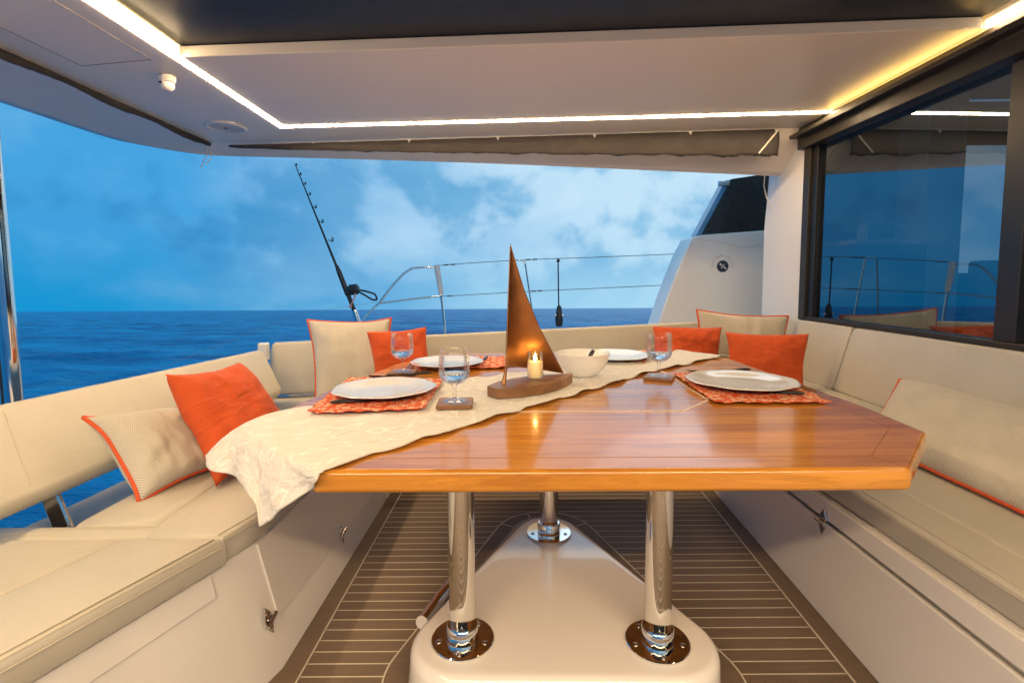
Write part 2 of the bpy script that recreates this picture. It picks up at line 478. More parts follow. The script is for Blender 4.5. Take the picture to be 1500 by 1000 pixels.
wd = bpy.data.worlds.new('World'); sc.world = wd; wd.use_nodes = True
wn = NT(wd.node_tree); bg = wd.node_tree.nodes['Background']
gen = wn.map(wn('ShaderNodeTexCoord', out=0), rot=(math.radians(3.4), 0, 0))
sx = wn.sep(gen)
el = wn.m('MAXIMUM', sx[2], 0.0)
dn = wn.m('ADD', el, .18)
cl = wn.comb(wn.m('DIVIDE', sx[0], dn), wn.m('DIVIDE', sx[1], dn), 0.0)
soft = wn.noise(wn.map(gen, scale=(1, 1, 2.1)), 2.4, 6, .55)
puff = wn.noise(wn.map(gen, loc=(2.15, 1.37, .63), rot=(.4, .2, .5), scale=(1, 1, 1.25)), 4.4, 6, .52, .2)
az = wn('ShaderNodeMapRange', {0: wn.m('ADD', sx[0], wn.m('MULTIPLY', wn.m('SUBTRACT', soft, .5), 1.1)), 1: -.68, 2: .22, 3: 0, 4: 1}, interpolation_type='SMOOTHSTEP')
high = wn.mix(az, (.055, .335, .68, 1), (.50, .715, .87, 1))
low = wn.mix(az, (.008, .275, .60, 1), (.36, .64, .83, 1))
ek = wn('ShaderNodeMapRange', {0: el, 1: 0.0, 2: .17, 3: 0, 4: 1}, interpolation_type='SMOOTHSTEP')
skyc = wn.mix(ek, low, high)
dk = wn.m('MULTIPLY', wn('ShaderNodeMapRange', {0: puff, 1: .485, 2: .60, 3: 0, 4: .9}, interpolation_type='SMOOTHSTEP'),
          wn('ShaderNodeMapRange', {0: el, 1: .02, 2: .10, 3: .15, 4: 1}))
skyc = wn.mix(dk, skyc, wn.mix(az, (.035, .25, .55, 1), (.17, .44, .70, 1)))
lk = wn.m('MULTIPLY', wn('ShaderNodeMapRange', {0: puff, 1: .46, 2: .30, 3: 0, 4: .35}, interpolation_type='SMOOTHSTEP'), ek)
skyc = wn.mix(lk, skyc, wn.mix(az, (.22, .52, .80, 1), (.66, .81, .92, 1)))
wd.node_tree.links.new(skyc, bg.inputs[0]); bg.inputs[1].default_value = 1.02

sl = bpy.data.lights.new('afterglow_sun', 'SUN'); sl.energy = .12; sl.angle = math.radians(25); sl.color = (.75, .86, 1.0)
so = bpy.data.objects.new('afterglow_sun', sl); COL.objects.link(so)
so.rotation_euler = (math.radians(-62), 0, math.radians(-20))

# ------------------------------------------------------------------ cockpit floor
A, B = Pz(405, 1000, 0), Pz(575, 718, 0)
C_, D_ = Pz(1285, 1000, 0), Pz(1045, 720, 0)
def lx(y, off=0): return A.x + (B.x - A.x) * (y - A.y) / (B.y - A.y) + off
def rx(y, off=0): return C_.x + (D_.x - C_.x) * (y - C_.y) / (D_.y - C_.y) + off
mb = MB(); mb.prism([(-2.3, -1.6), (2.11, -1.6), (2.11, 3.95), (-1.6, 3.1), (-2.3, 2.0)], -.05, 0)
struct(mb.build('cockpit_floor', M['floor'], origin=(0, 0, 0), smooth=False))
mb = MB()
mb.prism([(lx(-.5, -.25), -.5), (lx(-.5, .055), -.5), (lx(3.0, .055), 3.0), (lx(3.0, -.05), 3.0)], .001, .004)
mb.prism([(rx(-.5, .06), -.5), (rx(3.1, .06), 3.1), (rx(3.1, -.062), 3.1), (rx(-.5, -.062), -.5)], .001, .004)
PC = [(.145 - .288, 1.405, .0), (.145 + .283, 1.395, .0), (.145, 2.23, -.01)]
def hull(o, cs, n=120):
    pts = []
    for k in range(n):
        a = 2 * PI * (k + .5) / n; d = V((math.cos(a), math.sin(a)))
        c = max(cs, key=lambda q: q[0] * d.x + q[1] * d.y + q[2])
        pts.append((c[0] + d.x * (c[2] + o), c[1] + d.y * (c[2] + o)))
    return pts
def ringband(mb, i0, i1, z0, z1):
    a, b = hull(i0, PC), hull(i1, PC); n = len(a)
    mb.loft([[V((*p, z0)) for p in a], [V((*p, z1)) for p in a], [V((*p, z1)) for p in b], [V((*p, z0)) for p in b]], True, False)
ringband(mb, .17, .238, .001, .004)
bo = struct(mb.build('cockpit_floor_border', M['floor_plain'], origin=(0, 0, 0), smooth=False))
mb = MB()
mb.prism([(lx(-.5, .0555), -.5), (lx(-.5, .060), -.5), (lx(3.0, .060), 3.0), (lx(3.0, .0555), 3.0)], .001, .005)
mb.prism([(rx(-.5, -.0675), -.5), (rx(-.5, -.0625), -.5), (rx(3.1, -.0625), 3.1), (rx(3.1, -.0675), 3.1)], .001, .005)
ringband(mb, .2385, .2435, .001, .005)
for a in (.5, 1.9, 2.64, -.55, 3.7):
    pa = [p for p in (hull(.176, PC), hull(.2385, PC))]
    k = int((a % (2 * PI)) / (2 * PI) * 120)
    p0, p1 = V((*pa[0][k], 0)), V((*pa[1][k], 0))
    t = (p1 - p0).normalized(); q = V((-t.y, t.x, 0)) * .0022
    mb.prism([(p0 - q)[:2], (p1 - q)[:2], (p1 + q)[:2], (p0 + q)[:2]], .0035, .0053)
struct(mb.build('cockpit_floor_caulking', M['caulk'], origin=(0, 0, 0), smooth=False))

# plinth under the table
mb = MB()
PT = [(.145 - .29, 1.41, .005), (.145 + .288, 1.40, .005), (.145, 2.045, -.012)]
rings = []
for z, k, o in ((.0, 0, .168), (.012, 0, .166), (.03, .12, .162), (.06, .42, .158), (.09, .80, .153), (.106, .97, .148), (.114, 1, .140), (.1185, 1, .134), (.12, 1, .127), (.1202, 1, .112)):
    cs = [tuple(lerp(a, b, k)) for a, b in zip(PC, PT)]
    rings.append([V((*p, z)) for p in hull(o, cs)])
mb.loft(rings)
pl = mb.build('table_plinth', M['gelcoat'], angle=40)
tag(pl, 'glossy white moulded triangular plinth on the floor carrying the table legs', 'plinth')

# ------------------------------------------------------------------ dining table
T = thing('dining_table', 'varnished teak dining table on three polished steel legs', 'table', (.2, 2.0, .12))
TZ = .75
FL, FR, CR = Pz(470, 690, TZ), Pz(1335, 686, TZ), Pz(1358, 632, TZ)
TP = [(-.437, FL.y), (FR.x, FR.y), (CR.x, CR.y), (1.146, 1.62), (1.128, 2.62), (.93, 2.86), (-.40, 2.86), (-.585, 2.5), (-.70, 1.95), (-.735, 1.66), (-.735, 1.36)]
mb = MB(); mb.prism(TP, TZ - .053, TZ)
top = mb.build('tabletop', M['teak'], T, bevel=.012, seg=4)
TPi = inset(ccw(TP), .004)
il = [(-.14, 1.575), (.545, 1.575), (.675, 1.715), (.675, 2.34), (.545, 2.48), (-.14, 2.48), (-.27, 2.34), (-.27, 1.715)]
ili = inset(il, .0065)
mb = MB()
mb.loft([[V((*p, TZ + .0003)) for p in il], [V((*p, TZ + .0014)) for p in il], [V((*p, TZ + .0014)) for p in ili], [V((*p, TZ + .0002)) for p in ili]], True, False)
mb.build('inlay', plain('maple_inlay', (.78, .64, .44), .35), top, smooth=False)
mb = MB(); o_, i_ = inset(ccw(TP), .078), inset(ccw(TP), .0797)
mb.loft([[V((*p, TZ + .0002)) for p in o_], [V((*p, TZ + .0006)) for p in o_], [V((*p, TZ + .0006)) for p in i_], [V((*p, TZ + .0002)) for p in i_]], True, False)
for k in range(len(TP)):
    p, q = V((*inset(ccw(TP), .014)[k], 0)), V((*i_[k], 0)); t = (q - p).normalized(); n_ = V((-t.y, t.x, 0)) * .0007
    mb.slab([p - n_ + V((0, 0, TZ + .0001)), q - n_ + V((0, 0, TZ + .0001)), q + n_ + V((0, 0, TZ + .0001)), p + n_ + V((0, 0, TZ + .0001))], (0, 0, .0004))
mb.build('border_joint', plain('dark_wood_joint', (.36, .14, .025), .3), top, smooth=False)
for lp in (Pz(678, 934, .125), Pz(963, 938, .125), Pz(804, 779, .125)):
    x, y = lp.x, lp.y
    mb = MB(); mb.lathe([(.036, .13), (.038, .135), (.038, TZ - .056), (.036, TZ - .0535)], (x, y, 0), 40)
    leg = mb.build('leg', M['chrome'], T)
    mb = MB(); mb.lathe([(.09, .1203), (.0915, .1225), (.0915, .127), (.0895, .129), (.05, .1295)], (x, y, 0), 56)
    mb.build('flange', M['chrome'], leg)
    mb = MB(); mb.lathe([(.046, .1296), (.0465, .131), (.0455, .168), (.0435, .1705), (.0384, .171)], (x, y, 0), 40)
    mb.build('collar', M['chrome'], leg)
    for k in range(5):
        a = 2 * PI * k / 5 + .9
        mb = MB(); mb.lathe([(.0075, .1293), (.0075, .1312), (.0055, .1322), (.003, .1322), (.0026, .1308), (.001, .1308)], (x + .07 * math.cos(a), y + .07 * math.sin(a), 0), 16)
        mb.build('bolt', M['steel'], leg)

# steel tube on the floor beside the plinth
ta, tb = Pz(619, 911, .028), Pz(668, 845, .034)
tr = thing('steel_tube', 'short polished steel tube lying on the floor against the white plinth', 'tube', (ta.x, ta.y, .004))
tdir = (tb - ta).normalized()
mb = MB(); mb.tube([ta, lerp(ta, tb, .5), tb], .0235, 24, True); mb.build('tube_body', M['chrome'], tr)
mb = MB(); mb.tube([ta - tdir * .006, ta - tdir * .0005], [.0225, .0238], 24, True); mb.build('end_cap', M['white_plastic'], tr)

# ------------------------------------------------------------------ benches
SZ, BZ = .48, .40
LATCHES = []
def latch(parent, c, nx, up):
    nx = V(nx).normalized(); up = V(up); up = (up - nx * up.dot(nx)).normalized(); sd = up.cross(nx)
    q = []
    for a, b in ((0, 1), (.62, .28), (.62, -.3), (0, -1), (-.62, -.28), (-.62, .3)):
        q.append(V(c) + sd * a * .03 + up * b * .05)
    mb = MB(); mb.slab(q, nx * .005); la = mb.build('latch', M['chrome'], parent, bevel=.0012, seg=2)
    mb = MB(); mb.tube([V(c) + nx * .011 - sd * .027, V(c) + nx * .013 + sd * .027], .007, 12); mb.tube([V(c) + nx * .003, V(c) + nx * .012], .008, 14)
    mb.build('latch_lever', M['steel'], la)

LB = thing('cockpit_bench', 'long beige leather bench on the left with an open-gap backrest', 'bench', (-1.1, 1.5, 0))
f1, f2, f3 = Pz(377, 755, SZ), Pz(325, 785, SZ), Pz(0, 963, SZ)
d23 = (f3 - f2).normalized()
f4 = f2 + d23 * 1.5
ftop = [V((-.722, 2.84, 0)), V((f1.x, f1.y, 0)), V((f2.x, f2.y, 0)), V((f4.x, f4.y, 0))]
def base_loft(mb, topline, back, z0, z1, shift, dz_shift):
    lo = [V((p.x + shift, p.y, z0)) for p in topline] + [V((b[0], b[1], z0)) for b in back]
    hi = [V((p.x + dz_shift, p.y, z1)) for p in topline] + [V((b[0], b[1], z1)) for b in back]
    mb.loft([lo, hi])
nrm23 = V((-d23.y, d23.x, 0)); nrm23 = nrm23 if nrm23.x > 0 else -nrm23
mb = MB(); base_loft(mb, ftop, [(-1.9, f4.y), (-1.9, 1.33), (-1.33, 1.33), (-1.33, 2.84)], 0, BZ - .002, .055, -.012)
base = mb.build('bench_base', M['gelcoat'], LB, bevel=.006)
# locker door on the straight part, a plate 4 mm proud
def lplane(y, z, out=0.0):
    k = z / BZ; i = 0
    xt = ftop[1].x + (ftop[0].x - ftop[1].x) * (y - ftop[1].y) / (ftop[0].y - ftop[1].y)
    return V((xt + .055 * (1 - k) - .012 * k + out, y, z))
mb = MB(); q = [lplane(1.47, .15), lplane(2.80, .085), lplane(2.80, .392), lplane(1.445, .392)]
mb.slab(q, (.006, 0, 0)); dr = mb.build('locker_door', M['gelcoat'], LB, bevel=.004)
for px, py in ((403, 908), (500, 781)):
    c = Px(px, py, -.70); c = lplane(c.y, max(.1, c.z), .006)
    latch(dr, c, (1, 0, .12), (0, -.25, 1))
# drawer strip under the near cushion
mb = MB()
g2, g4 = f2 + d23 * .03 + V((-.012, 0, 0)), f4 + V((-.012, 0, 0))
o1 = nrm23 * .007
mb.slab([V((g2.x + .012, g2.y, .325)), V((g4.x + .012, g4.y, .325)), V((g4.x, g4.y, .394)), V((g2.x, g2.y, .394))], o1 + V((0, 0, 0)))
mb.build('drawer_front', M['gelcoat'], LB, bevel=.003)
# seat cushions
s1, s2 = Pz(180, 787, SZ), Pz(0, 872, SZ)
sd_ = (s2 - s1).normalized(); s3 = s1 + sd_ * 1.6
mb = MB()
cushion(mb, [V((f2.x + .012, f2.y - .007, 0)), (s1.x, f2.y - .007), s3, f4 + nrm23 * .010], BZ, SZ + .004, .022)
cushion(mb, [(s1.x - .001, f2.y - .002), (-1.9, f2.y - .002), (-1.9, s3.y), (s3.x - .001, s3.y)], BZ, SZ)
mb.prism([(-1.88, f2.y - .006), (f2.x - .03, f2.y - .006), (s3.x + .10, s3.y), (-1.88, s3.y)], BZ + .001, SZ - .010)
nc = mb.build('seat_cushion', M['leather'], LB, angle=50)
def stitch(parent, pts, name='piping', r=.0016):
    mb = MB(); mb.tube(pts, r, 6); mb.build(name, M['stitch'], parent)
e = [f2, f4]
e = [V((f2.x + .012, f2.y - .03, 0)), f4 + nrm23 * .010]
stitch(nc, [V((p.x, p.y, SZ + .0045)) - nrm23 * .021 for p in e]); stitch(nc, [V((p.x, p.y, SZ + .0005)) - nrm23 * .008 for p in e], r=.0012); stitch(nc, [V((p.x, p.y, SZ - .018)) + nrm23 * .0008 for p in e])
mb = MB()
cx0 = Pz(232, 768, SZ).x
cushion(mb, [V((f1.x, f1.y, 0)), V((-.722, 2.84, 0)), V((-1.03, 2.84, 0)), (cx0, f2.y + .003), V((f2.x + .001, f2.y + .003, 0))][:], BZ, SZ)
cushion(mb, [(cx0 - .002, 1.395), (-1.255, 1.395), (-1.20, 2.84), (-1.032, 2.84)], BZ, SZ + .008, .035, .012)
mb.prism([(-1.22, f2.y + .01), (f2.x - .03, f2.y + .01), (-.76, 2.82), (-1.18, 2.82)], BZ + .001, SZ - .008)
fc = mb.build('seat_cushion', M['leather'], LB, angle=50)
stitch(fc, [V((p[0], p[1], SZ - .0155)) for p in ((f2.x + .002, f2.y + .006), (f1.x + .002, f1.y), (-.720, 2.83))])
stitch(fc, [V((p[0], p[1], SZ + .0005)) for p in ((f2.x - .014, f2.y + .006), (f1.x - .016, f1.y), (-.738, 2.83))])
mb = MB(); cushion(mb, [(cx0 + .012, 1.397), (-1.9, 1.397), (-1.9, f2.y + .002), (cx0 + .012, f2.y + .002)], BZ, SZ - .004, .012, .004, .006)
mb.build('end_roll', M['leather'], LB, angle=50)
# backrest: a padded board standing clear of the seat
def board(mb, rows, th, r=.03):
    """rows: (bottom front, top front, outward normal) stations; rounded padded section, thickness th"""
    rings = []
    for bt, tp, nn in rows:
        bt, tp, nn = V(bt), V(tp), V(nn).normalized(); u = (tp - bt).normalized(); h = (tp - bt).length
        sec = []
        for cx_, cz_, a0 in ((r, r, PI), (th - r, r, 1.5 * PI), (th - r, h - r, 0), (r, h - r, .5 * PI)):
            for k in range(5):
                a = a0 + PI / 2 * k / 4
                sec.append(bt + nn * (cx_ + r * math.cos(a)) + u * (cz_ + r * math.sin(a)))
        sec2 = []
        rings.append(sec)
    # rounded ends
    def shrunk(sec, k, dv):
        c = sum(sec, V()) / len(sec)
        return [c + (p - c) * k + dv for p in sec]
    e0 = (sum(rings[0], V()) - sum(rings[1], V())) / len(rings[0]); e0.normalize()
    e1 = (sum(rings[-1], V()) - sum(rings[-2], V())) / len(rings[0]); e1.normalize()
    pre = [shrunk(rings[0], k, e0 * d) for k, d in ((.80, .022), (.92, .016), (.98, .007))]
    post = [shrunk(rings[-1], k, e1 * d) for k, d in ((.98, .007), (.92, .016), (.80, .022))]
    mb.loft(pre + rings + post)
bN, tN = P(50, 729, 1.37), Px(0, 587, -1.55)
bF, tF = P(413, 577, 2.60), P(381, 510, 2.66)
bfun = lambda t: bN + (bF - bN) * t
tfun = lambda t: tN + (tF - tN) * t
mb = MB()
rows = []
for t in (-.14, .0, .25, .5, .75, 1.0):
    b_, t_ = bfun(t), tfun(t); ax = (bF - bN).normalized(); u = (t_ - b_).normalized(); nn = ax.cross(u); nn = nn if nn.x < 0 else -nn
    rows.append((b_, t_, nn))
board(mb, rows, .075, .03)
bk = mb.build('backrest', M['leather'], LB, angle=60)
b0, t0, n0 = rows[1]
stitch(bk, [b0 - n0 * .0008 + (t0 - b0) * k for k in (.12, .5, .88)], 'seam')
mb = MB()
c0 = P(80, 728, 1.50); c1 = P(105, 772, 1.52)
mb.slab([P(58, 726, 1.46), P(84, 712, 1.50), P(108, 770, 1.46), P(78, 776, 1.42)], V((-.006, .004, 0)))
mb.slab([P(80, 713, 1.50), P(85, 712, 1.50), P(109, 770, 1.46), P(104, 770, 1.46)], V((.004, -.012, 0)))
mb.build('backrest_bracket', M['steel'], LB, bevel=.001)

mb = MB(); mb.prism([(-1.62, 1.36), (-1.345, 1.36), (-1.345, 2.84), (-1.50, 2.84)], .10, .375); mb.build('coaming', plain('grey_deck_coaming', (.30, .28, .26), .5), LB, bevel=.02)
# far bench, running along the side of the cockpit
FB = thing('cockpit_bench', 'far beige leather bench along the cockpit side below the lifelines', 'bench', (.2, 3.3, 0))
def fy(x): return 2.98 + (x + 1.39) * (3.86 - 2.98) / (2.03 + 1.39)
mb = MB(); mb.prism([(-1.70, 2.87), (-.70, 2.865), (1.15, 3.12), (1.99, 3.14), (1.99, fy(1.99) + .12), (-1.70, fy(-1.70) + .10)], 0, BZ - .002)
mb.build('bench_base', M['gelcoat'], FB, bevel=.006)
mb = MB(); cushion(mb, [(-1.68, 2.86), (-.69, 2.848), (1.13, 3.10), (1.98, 3.12), (1.98, fy(1.98) - .03), (-1.68, fy(-1.68) - .0)], BZ, SZ, .018, .006, .02)
mb.build('seat_cushion', M['leather'], FB, angle=50)
mb = MB()
x0, x1 = P(405, 497, 3.0).x, 2.03
rows = []
for t in (0, .2, .4, .6, .8, 1):
    x = x0 + (x1 - x0) * t
    zt = .805 + (.862 - .805) * t
    rows.append(((x, fy(x) - .075, .50), (x, fy(x), zt), (-.25, .97, -.2)))
board(mb, rows, .11, .022)
fbk = mb.build('backrest', M['leather'], FB, angle=60)
stitch(fbk, [V((x0 + .004, fy(x0) - .03, .60)), V((x0 + .004, fy(x0) - .003, .77))], 'seam')
mb = MB(); wc = P(386, 503, 2.86)
mb.box(wc + V((-.01, .02, -.05)), (.05, .05, .10)); mb.build('corner_bracket', M['white_plastic'], FB, bevel=.008)

# right bench
RB = thing('cockpit_bench', 'beige leather bench on the right under the dark glass door', 'bench', (1.5, 1.6, 0))
ra, rb = Pz(1247, 715, SZ), Pz(1500, 867, SZ)
xr = 1.108
mb = MB(); mb.loft([[V((rx(-.5, .02), -.5, 0)), V((1.98, -.5, 0)), V((1.98, 3.13, 0)), V((rx(3.09, .02), 3.09, 0))],
                    [V((1.10, -.5, BZ - .002)), V((1.98, -.5, BZ - .002)), V((1.98, 3.13, BZ - .002)), V((1.10, 3.09, BZ - .002))]])
mb.build('bench_base', M['gelcoat'], RB)
def rplane(y, z, out=0.0):
    k = z / BZ
    return V((rx(y) * (1 - k) + 1.085 * k - out, y, z))
mb = MB(); mb.slab([rplane(-.5, .003), rplane(3.0, .003), rplane(3.0, .318), rplane(-.5, .318)], (.016, 0, 0))
rd = mb.build('locker_door', M['gelcoat'], RB, bevel=.005)
mb = MB(); mb.slab([rplane(-.5, .332), rplane(3.0, .332), rplane(3.0, .396), rplane(-.5, .396)], (.02, 0, 0))
mb.build('top_rail', M['gelcoat'], RB, bevel=.005)
lc = Px(1207, 757, 1.08); latch(rd, rplane(lc.y, .322, .001), (-1, 0, .05), (0, 0, 1))
mb = MB()
xs = 1.255
cushion(mb, [(xr, -.5), (xs, -.5), (xs, 3.10), (xr, 3.08)], BZ, SZ)
cushion(mb, [(xs + .001, -.5), (1.97, -.5), (1.97, 3.12), (xs + .001, 3.10)], BZ, SZ)
rc = mb.build('seat_cushion', M['leather'], RB, angle=50)
stitch(rc, [(xr + .016, -.5, SZ + .0005), (xr + .016, 3.07, SZ + .0005)]); stitch(rc, [(xr - .001, -.5, SZ - .0155), (xr - .001, 3.07, SZ - .0155)])
for y0, y1 in ((-.5, 3.012), (3.066, 3.80)):
    mb = MB(); rows = []
    for k in range(5):
        y = y0 + (y1 - y0) * k / 4
        rows.append(((1.945, y + .02, .478), (2.045, y, .868), (.96, 0, -.27)))
    board(mb, rows, .05, .02)
    mb.build('backrest', M['leather'], RB, angle=60)

# ------------------------------------------------------------------ hard top
def zc(x): return 2.185 + .02 * x
HT = thing('hardtop_roof', 'white moulded hardtop roof over the cockpit with a dark central panel', 'roof', (0, 1.5, 2.15))
HX0, HX1, HY0, HY1 = -1.5, 2.055, -1.1, 3.40
def cz(x, y, dz=0): return V((x, y, zc(x) + dz))
mb = MB()
outer = [(-2.15, -1.8), (2.35, -1.8), (2.35, 3.72), (-2.15, 3.72)]
hole = [(HX0, HY0), (HX1, HY0), (HX1, HY1), (HX0, HY1)]
for i in range(4):
    j = (i + 1) % 4
    a, b, c, d = outer[i], outer[j], hole[j], hole[i]
    mb.slab([cz(*a), cz(*b), cz(*c), cz(*d)], (0, 0, .10))
mb.build('ceiling_panel', M['ceiling'], HT, smooth=False, merge=.0005)
wl, wr = Pz(286, 84, zc(-1.46)), Pz(1425, 42, zc(2.02))
mb = MB(); mb.slab([cz(-1.462, wl.y), cz(2.03, wr.y), cz(2.03, 3.363), cz(-1.462, 3.363)], (0, 0, .05))
mb.build('centre_panel', M['ceiling'], HT, bevel=.006)
mb = MB(); mb.slab([cz(-1.455, -1.09, .052), cz(2.03, -1.09, .052), cz(2.03, wr.y + .02, .052), cz(-1.455, wl.y + .02, .052)], (0, 0, .03))
mb.build('dark_panel', M['dark_panel'], HT, smooth=False)
mb = MB(); mb.slab([cz(-1.56, -1.16, .101), cz(2.12, -1.16, .101), cz(2.12, 3.46, .101), cz(-1.56, 3.46, .101)], (0, 0, .02))
mb.build('roof_skin', M['ceiling'], HT, smooth=False)
# outer brim of the roof
trk = [(-2.15, -1.8), (-2.15, 1.0), (-2.15, 2.7), (-2.15, 3.3), (-2.15, 3.58), (-2.13, 3.68), (-2.06, 3.72), (-1.4, 3.722), (0, 3.722), (2.0, 3.722), (2.32, 3.722)]
lip = [(-2.70, -1.8, 2.11), (-2.68, 1.0, 2.105), (-2.66, 2.73, 2.10), (-2.63, 3.40, 2.10), (-2.54, 3.60, 2.10), (-2.40, 3.78, 2.10), (-2.19, 3.885, 2.095), (-1.4, 3.95, 2.085), (0, 3.99, 2.042), (2.02, 3.99, 1.942), (2.34, 3.99, 1.926)]
def smooth_line(pts, n=5):
    out = []
    for i in range(len(pts) - 1):
        p0, p1, p2, p3 = V(pts[max(i - 1, 0)]), V(pts[i]), V(pts[i + 1]), V(pts[min(i + 2, len(pts) - 1)])
        for k in range(n):
            t = k / n
            m1, m2 = (p2 - p0) * .5 * .7, (p3 - p1) * .5 * .7
            out.append(p1 * (2*t**3 - 3*t**2 + 1) + m1 * (t**3 - 2*t**2 + t) + p2 * (-2*t**3 + 3*t**2) + m2 * (t**3 - t**2))
    out.append(V(pts[-1])); return out
TR = smooth_line([(x, y, zc(x)) for x, y in trk]); LP = smooth_line(lip)
sec = []
for a, b in zip(TR, LP):
    h = V((b.x - a.x, b.y - a.y, 0)).normalized()
    q = lambda k, dz: a + (b - a) * k + V((0, 0, dz))
    sec.append([a + V((0, 0, .02)), a + V((0, 0, -.002)), q(.3, -.003), q(.84, -.002), q(.87, -.007), q(.91, -.007), q(.935, .0), b, b + h * .018 + V((0, 0, .012)), b + h * .03 + V((0, 0, .05)),
                V((b.x + h.x * .01, b.y + h.y * .01, 2.27)), V((a.x, a.y, 2.285))])
mb = MB(); mb.loft(sec, True, True)
mb.build('roof_brim', M['ceiling'], HT, angle=50)
# panel joints in the ceiling
mb = MB()
js = [[(72, 0), (222, 90), (120, 97)], [(120, 97), (0, 40)]]
for ln in js:
    pts = [Pz(x, y, 2.145) for x, y in ln]; pts = [cz(p.x, p.y, -.0005) for p in pts]
    mb.tube(pts, .0022, 6)
mb.build('ceiling_seam', plain('joint_shadow_gap', (.38, .35, .33), .8), HT)

# LED tape round the ceiling opening
LG = 'warm LED strips in the ceiling'
def strip(name_label, pts, mat, w):
    mb = MB(); mb.slab(pts, w); o = mb.build('led_strip', mat, smooth=False)
    o.data.materials.append(M['white_plastic'])
    for f in o.data.polygons:
        if f.normal.z > .5: f.material_index = 1
    return tag(o, name_label, 'LED strip', LG)
strip('warm white LED strip along the left side of the ceiling opening', [cz(-1.4995, -1.1, -.0022), cz(-1.464, -1.1, -.0022), cz(-1.464, 3.3625, -.0022), cz(-1.4995, 3.3995, -.0022)], M['led'], (0, 0, .006))
strip('warm white LED strip along the far edge of the white ceiling panel', [cz(-1.463, 3.3645, -.0022), cz(2.03, 3.3645, -.0022), cz(2.05, 3.3995, -.0022), cz(-1.4985, 3.3995, -.0022)], M['led'], (0, 0, .006))
strip('short bright LED strip between the dark ceiling panel and the door header', [cz(2.033, -1.1, .004), cz(2.054, -1.1, .004), cz(2.054, wr.y - .005, .004), cz(2.033, wr.y - .005, .004)], M['led'], (0, 0, .006))
strip('amber glowing LED strip hidden in the cove above the door header', [cz(2.016, wr.y, -.062), cz(2.05, wr.y, -.062), cz(2.05, 3.34, -.062), cz(2.016, 3.34, -.062)][::-1], M['led_dim'], (0, 0, .006))
dlens = next(o for o in COL.objects if o.get('label', '').startswith('amber'))
for f in dlens.data.polygons: f.material_index = 0 if f.normal.z > .5 else 1
lstrip = next(o for o in COL.objects if o.get('label', '').startswith('warm white LED strip along the left'))
rstrip = next(o for o in COL.objects if o.get('label', '').startswith('short bright'))
mb = MB(); mb.slab([cz(-1.4635, -.92, .0045), cz(-1.4635, wl.y - .004, .0045), cz(-1.4635, wl.y - .004, .049), cz(-1.4635, -.92, .049)], (.003, 0, 0)); mb.build('recess_glow', M['glow_soft'], lstrip, smooth=False)  # glowing sheet added for the light the strip throws on the recess wall
mb = MB(); mb.slab([cz(2.0325, -1.09, .0045), cz(2.0325, wr.y - .006, .0045), cz(2.0325, wr.y - .006, .030), cz(2.0325, -1.09, .030)], (-.003, 0, 0)); mb.build('recess_glow', M['glow_soft'], rstrip, smooth=False)  # same added glow on the right recess edge, no lamp part
strip('unseen near LED strip of the ceiling opening, widened for front fill light', [cz(-1.463, -1.098, .004), cz(2.03, -1.098, .004), cz(2.03, -.93, .004), cz(-1.463, -.93, .004)], M['led'], (0, 0, .006))  # out of view; made wider than the other strips as frontal fill

# things on the ceiling
dp = Pz(245, 112, zc(-1.75))
dl = thing('dome_camera', 'small white dome camera on the ceiling beside the left light strip', 'camera', tuple(dp))
mb = MB(); mb.lathe([(.036, .0), (.037, -.006), (.034, -.026), (.03, -.03)], dp, 28); mb.build('mount', M['white_plastic'], dl)
mb = MB(); mb.ball(dp + V((0, 0, -.042)), .029, 24); bl = mb.build('camera_ball', M['white_plastic'], dl)
mb = MB(); mb.box(dp + V((-.018, -.024, -.036)), (.012, .012, .006)); mb.build('lens', M['black'], bl)
sp = Pz(331, 186, zc(-1.9)); 
sk = thing('ceiling_speaker', 'round flush speaker in the white ceiling near the far left corner', 'speaker', tuple(sp))
mb = MB(); mb.lathe([(.125, .002), (.125, -.004), (.118, -.009), (.105, -.010), (.10, -.006), (.098, -.004)], sp, 48); mb.build('speaker_ring', M['white_plastic'], sk)
mb = MB(); mb.lathe([(.097, -.004), (.05, -.0055), (.02, -.006), (.018, -.008), (.004, -.009)], sp, 40); gr = mb.build('grille', M['grey_plate'], sk)
mb = MB(); mb.lathe([(.013, -.0092), (.013, -.0105), (.002, -.0108)], sp, 16); mb.build('centre_badge', M['black'], gr)

# rolled side curtains hung from a track
CG = 'rolled side curtains under the roof brim'
def curtain(label, line, drop, segs, back):
    c = thing('rolled_curtain', label, 'curtain', tuple(line(.5)), CG)
    def fn(u, v):
        p = line(u); b = back(u); d = drop(u)
        a = v * 1.0
        w = .012 * noise.noise(V((u * 26, v * 2, 3))) + .008 * noise.noise(V((u * 70, v, 9)))
        belly = math.sin(a * PI) * (.014 + w * .5)
        return p + b * (-.006 - belly) + V((0, 0, -d * a * (1 + .9 * w / .02 * .2)))
    mb = MB(); mb.grid(fn, segs, 8); mb.build('fabric', M['curtain'], c, solid=.004)
    mb = MB(); mb.tube([line(k / 40) + back(k / 40) * -.004 + V((0, 0, .001)) for k in range(41)], .0045, 8)
    t = mb.build('track_cord', M['cord'], c)
    return c, t
def clip(parent, p):
    mb = MB(); mb.box(p + V((0, -.006, -.004)), (.02, .012, .018)); mb.tube([p + V((0, -.008, -.01)), p + V((0, -.014, -.022))], .006, 10)
    mb.build('clip', M['white_plastic'], parent, bevel=.002)
fl_a, fl_b = P(337, 213, 3.70), P(1140, 189, 3.70)
far_line = lambda u: lerp(fl_a, fl_b, u) + V((0, 0, -.002))
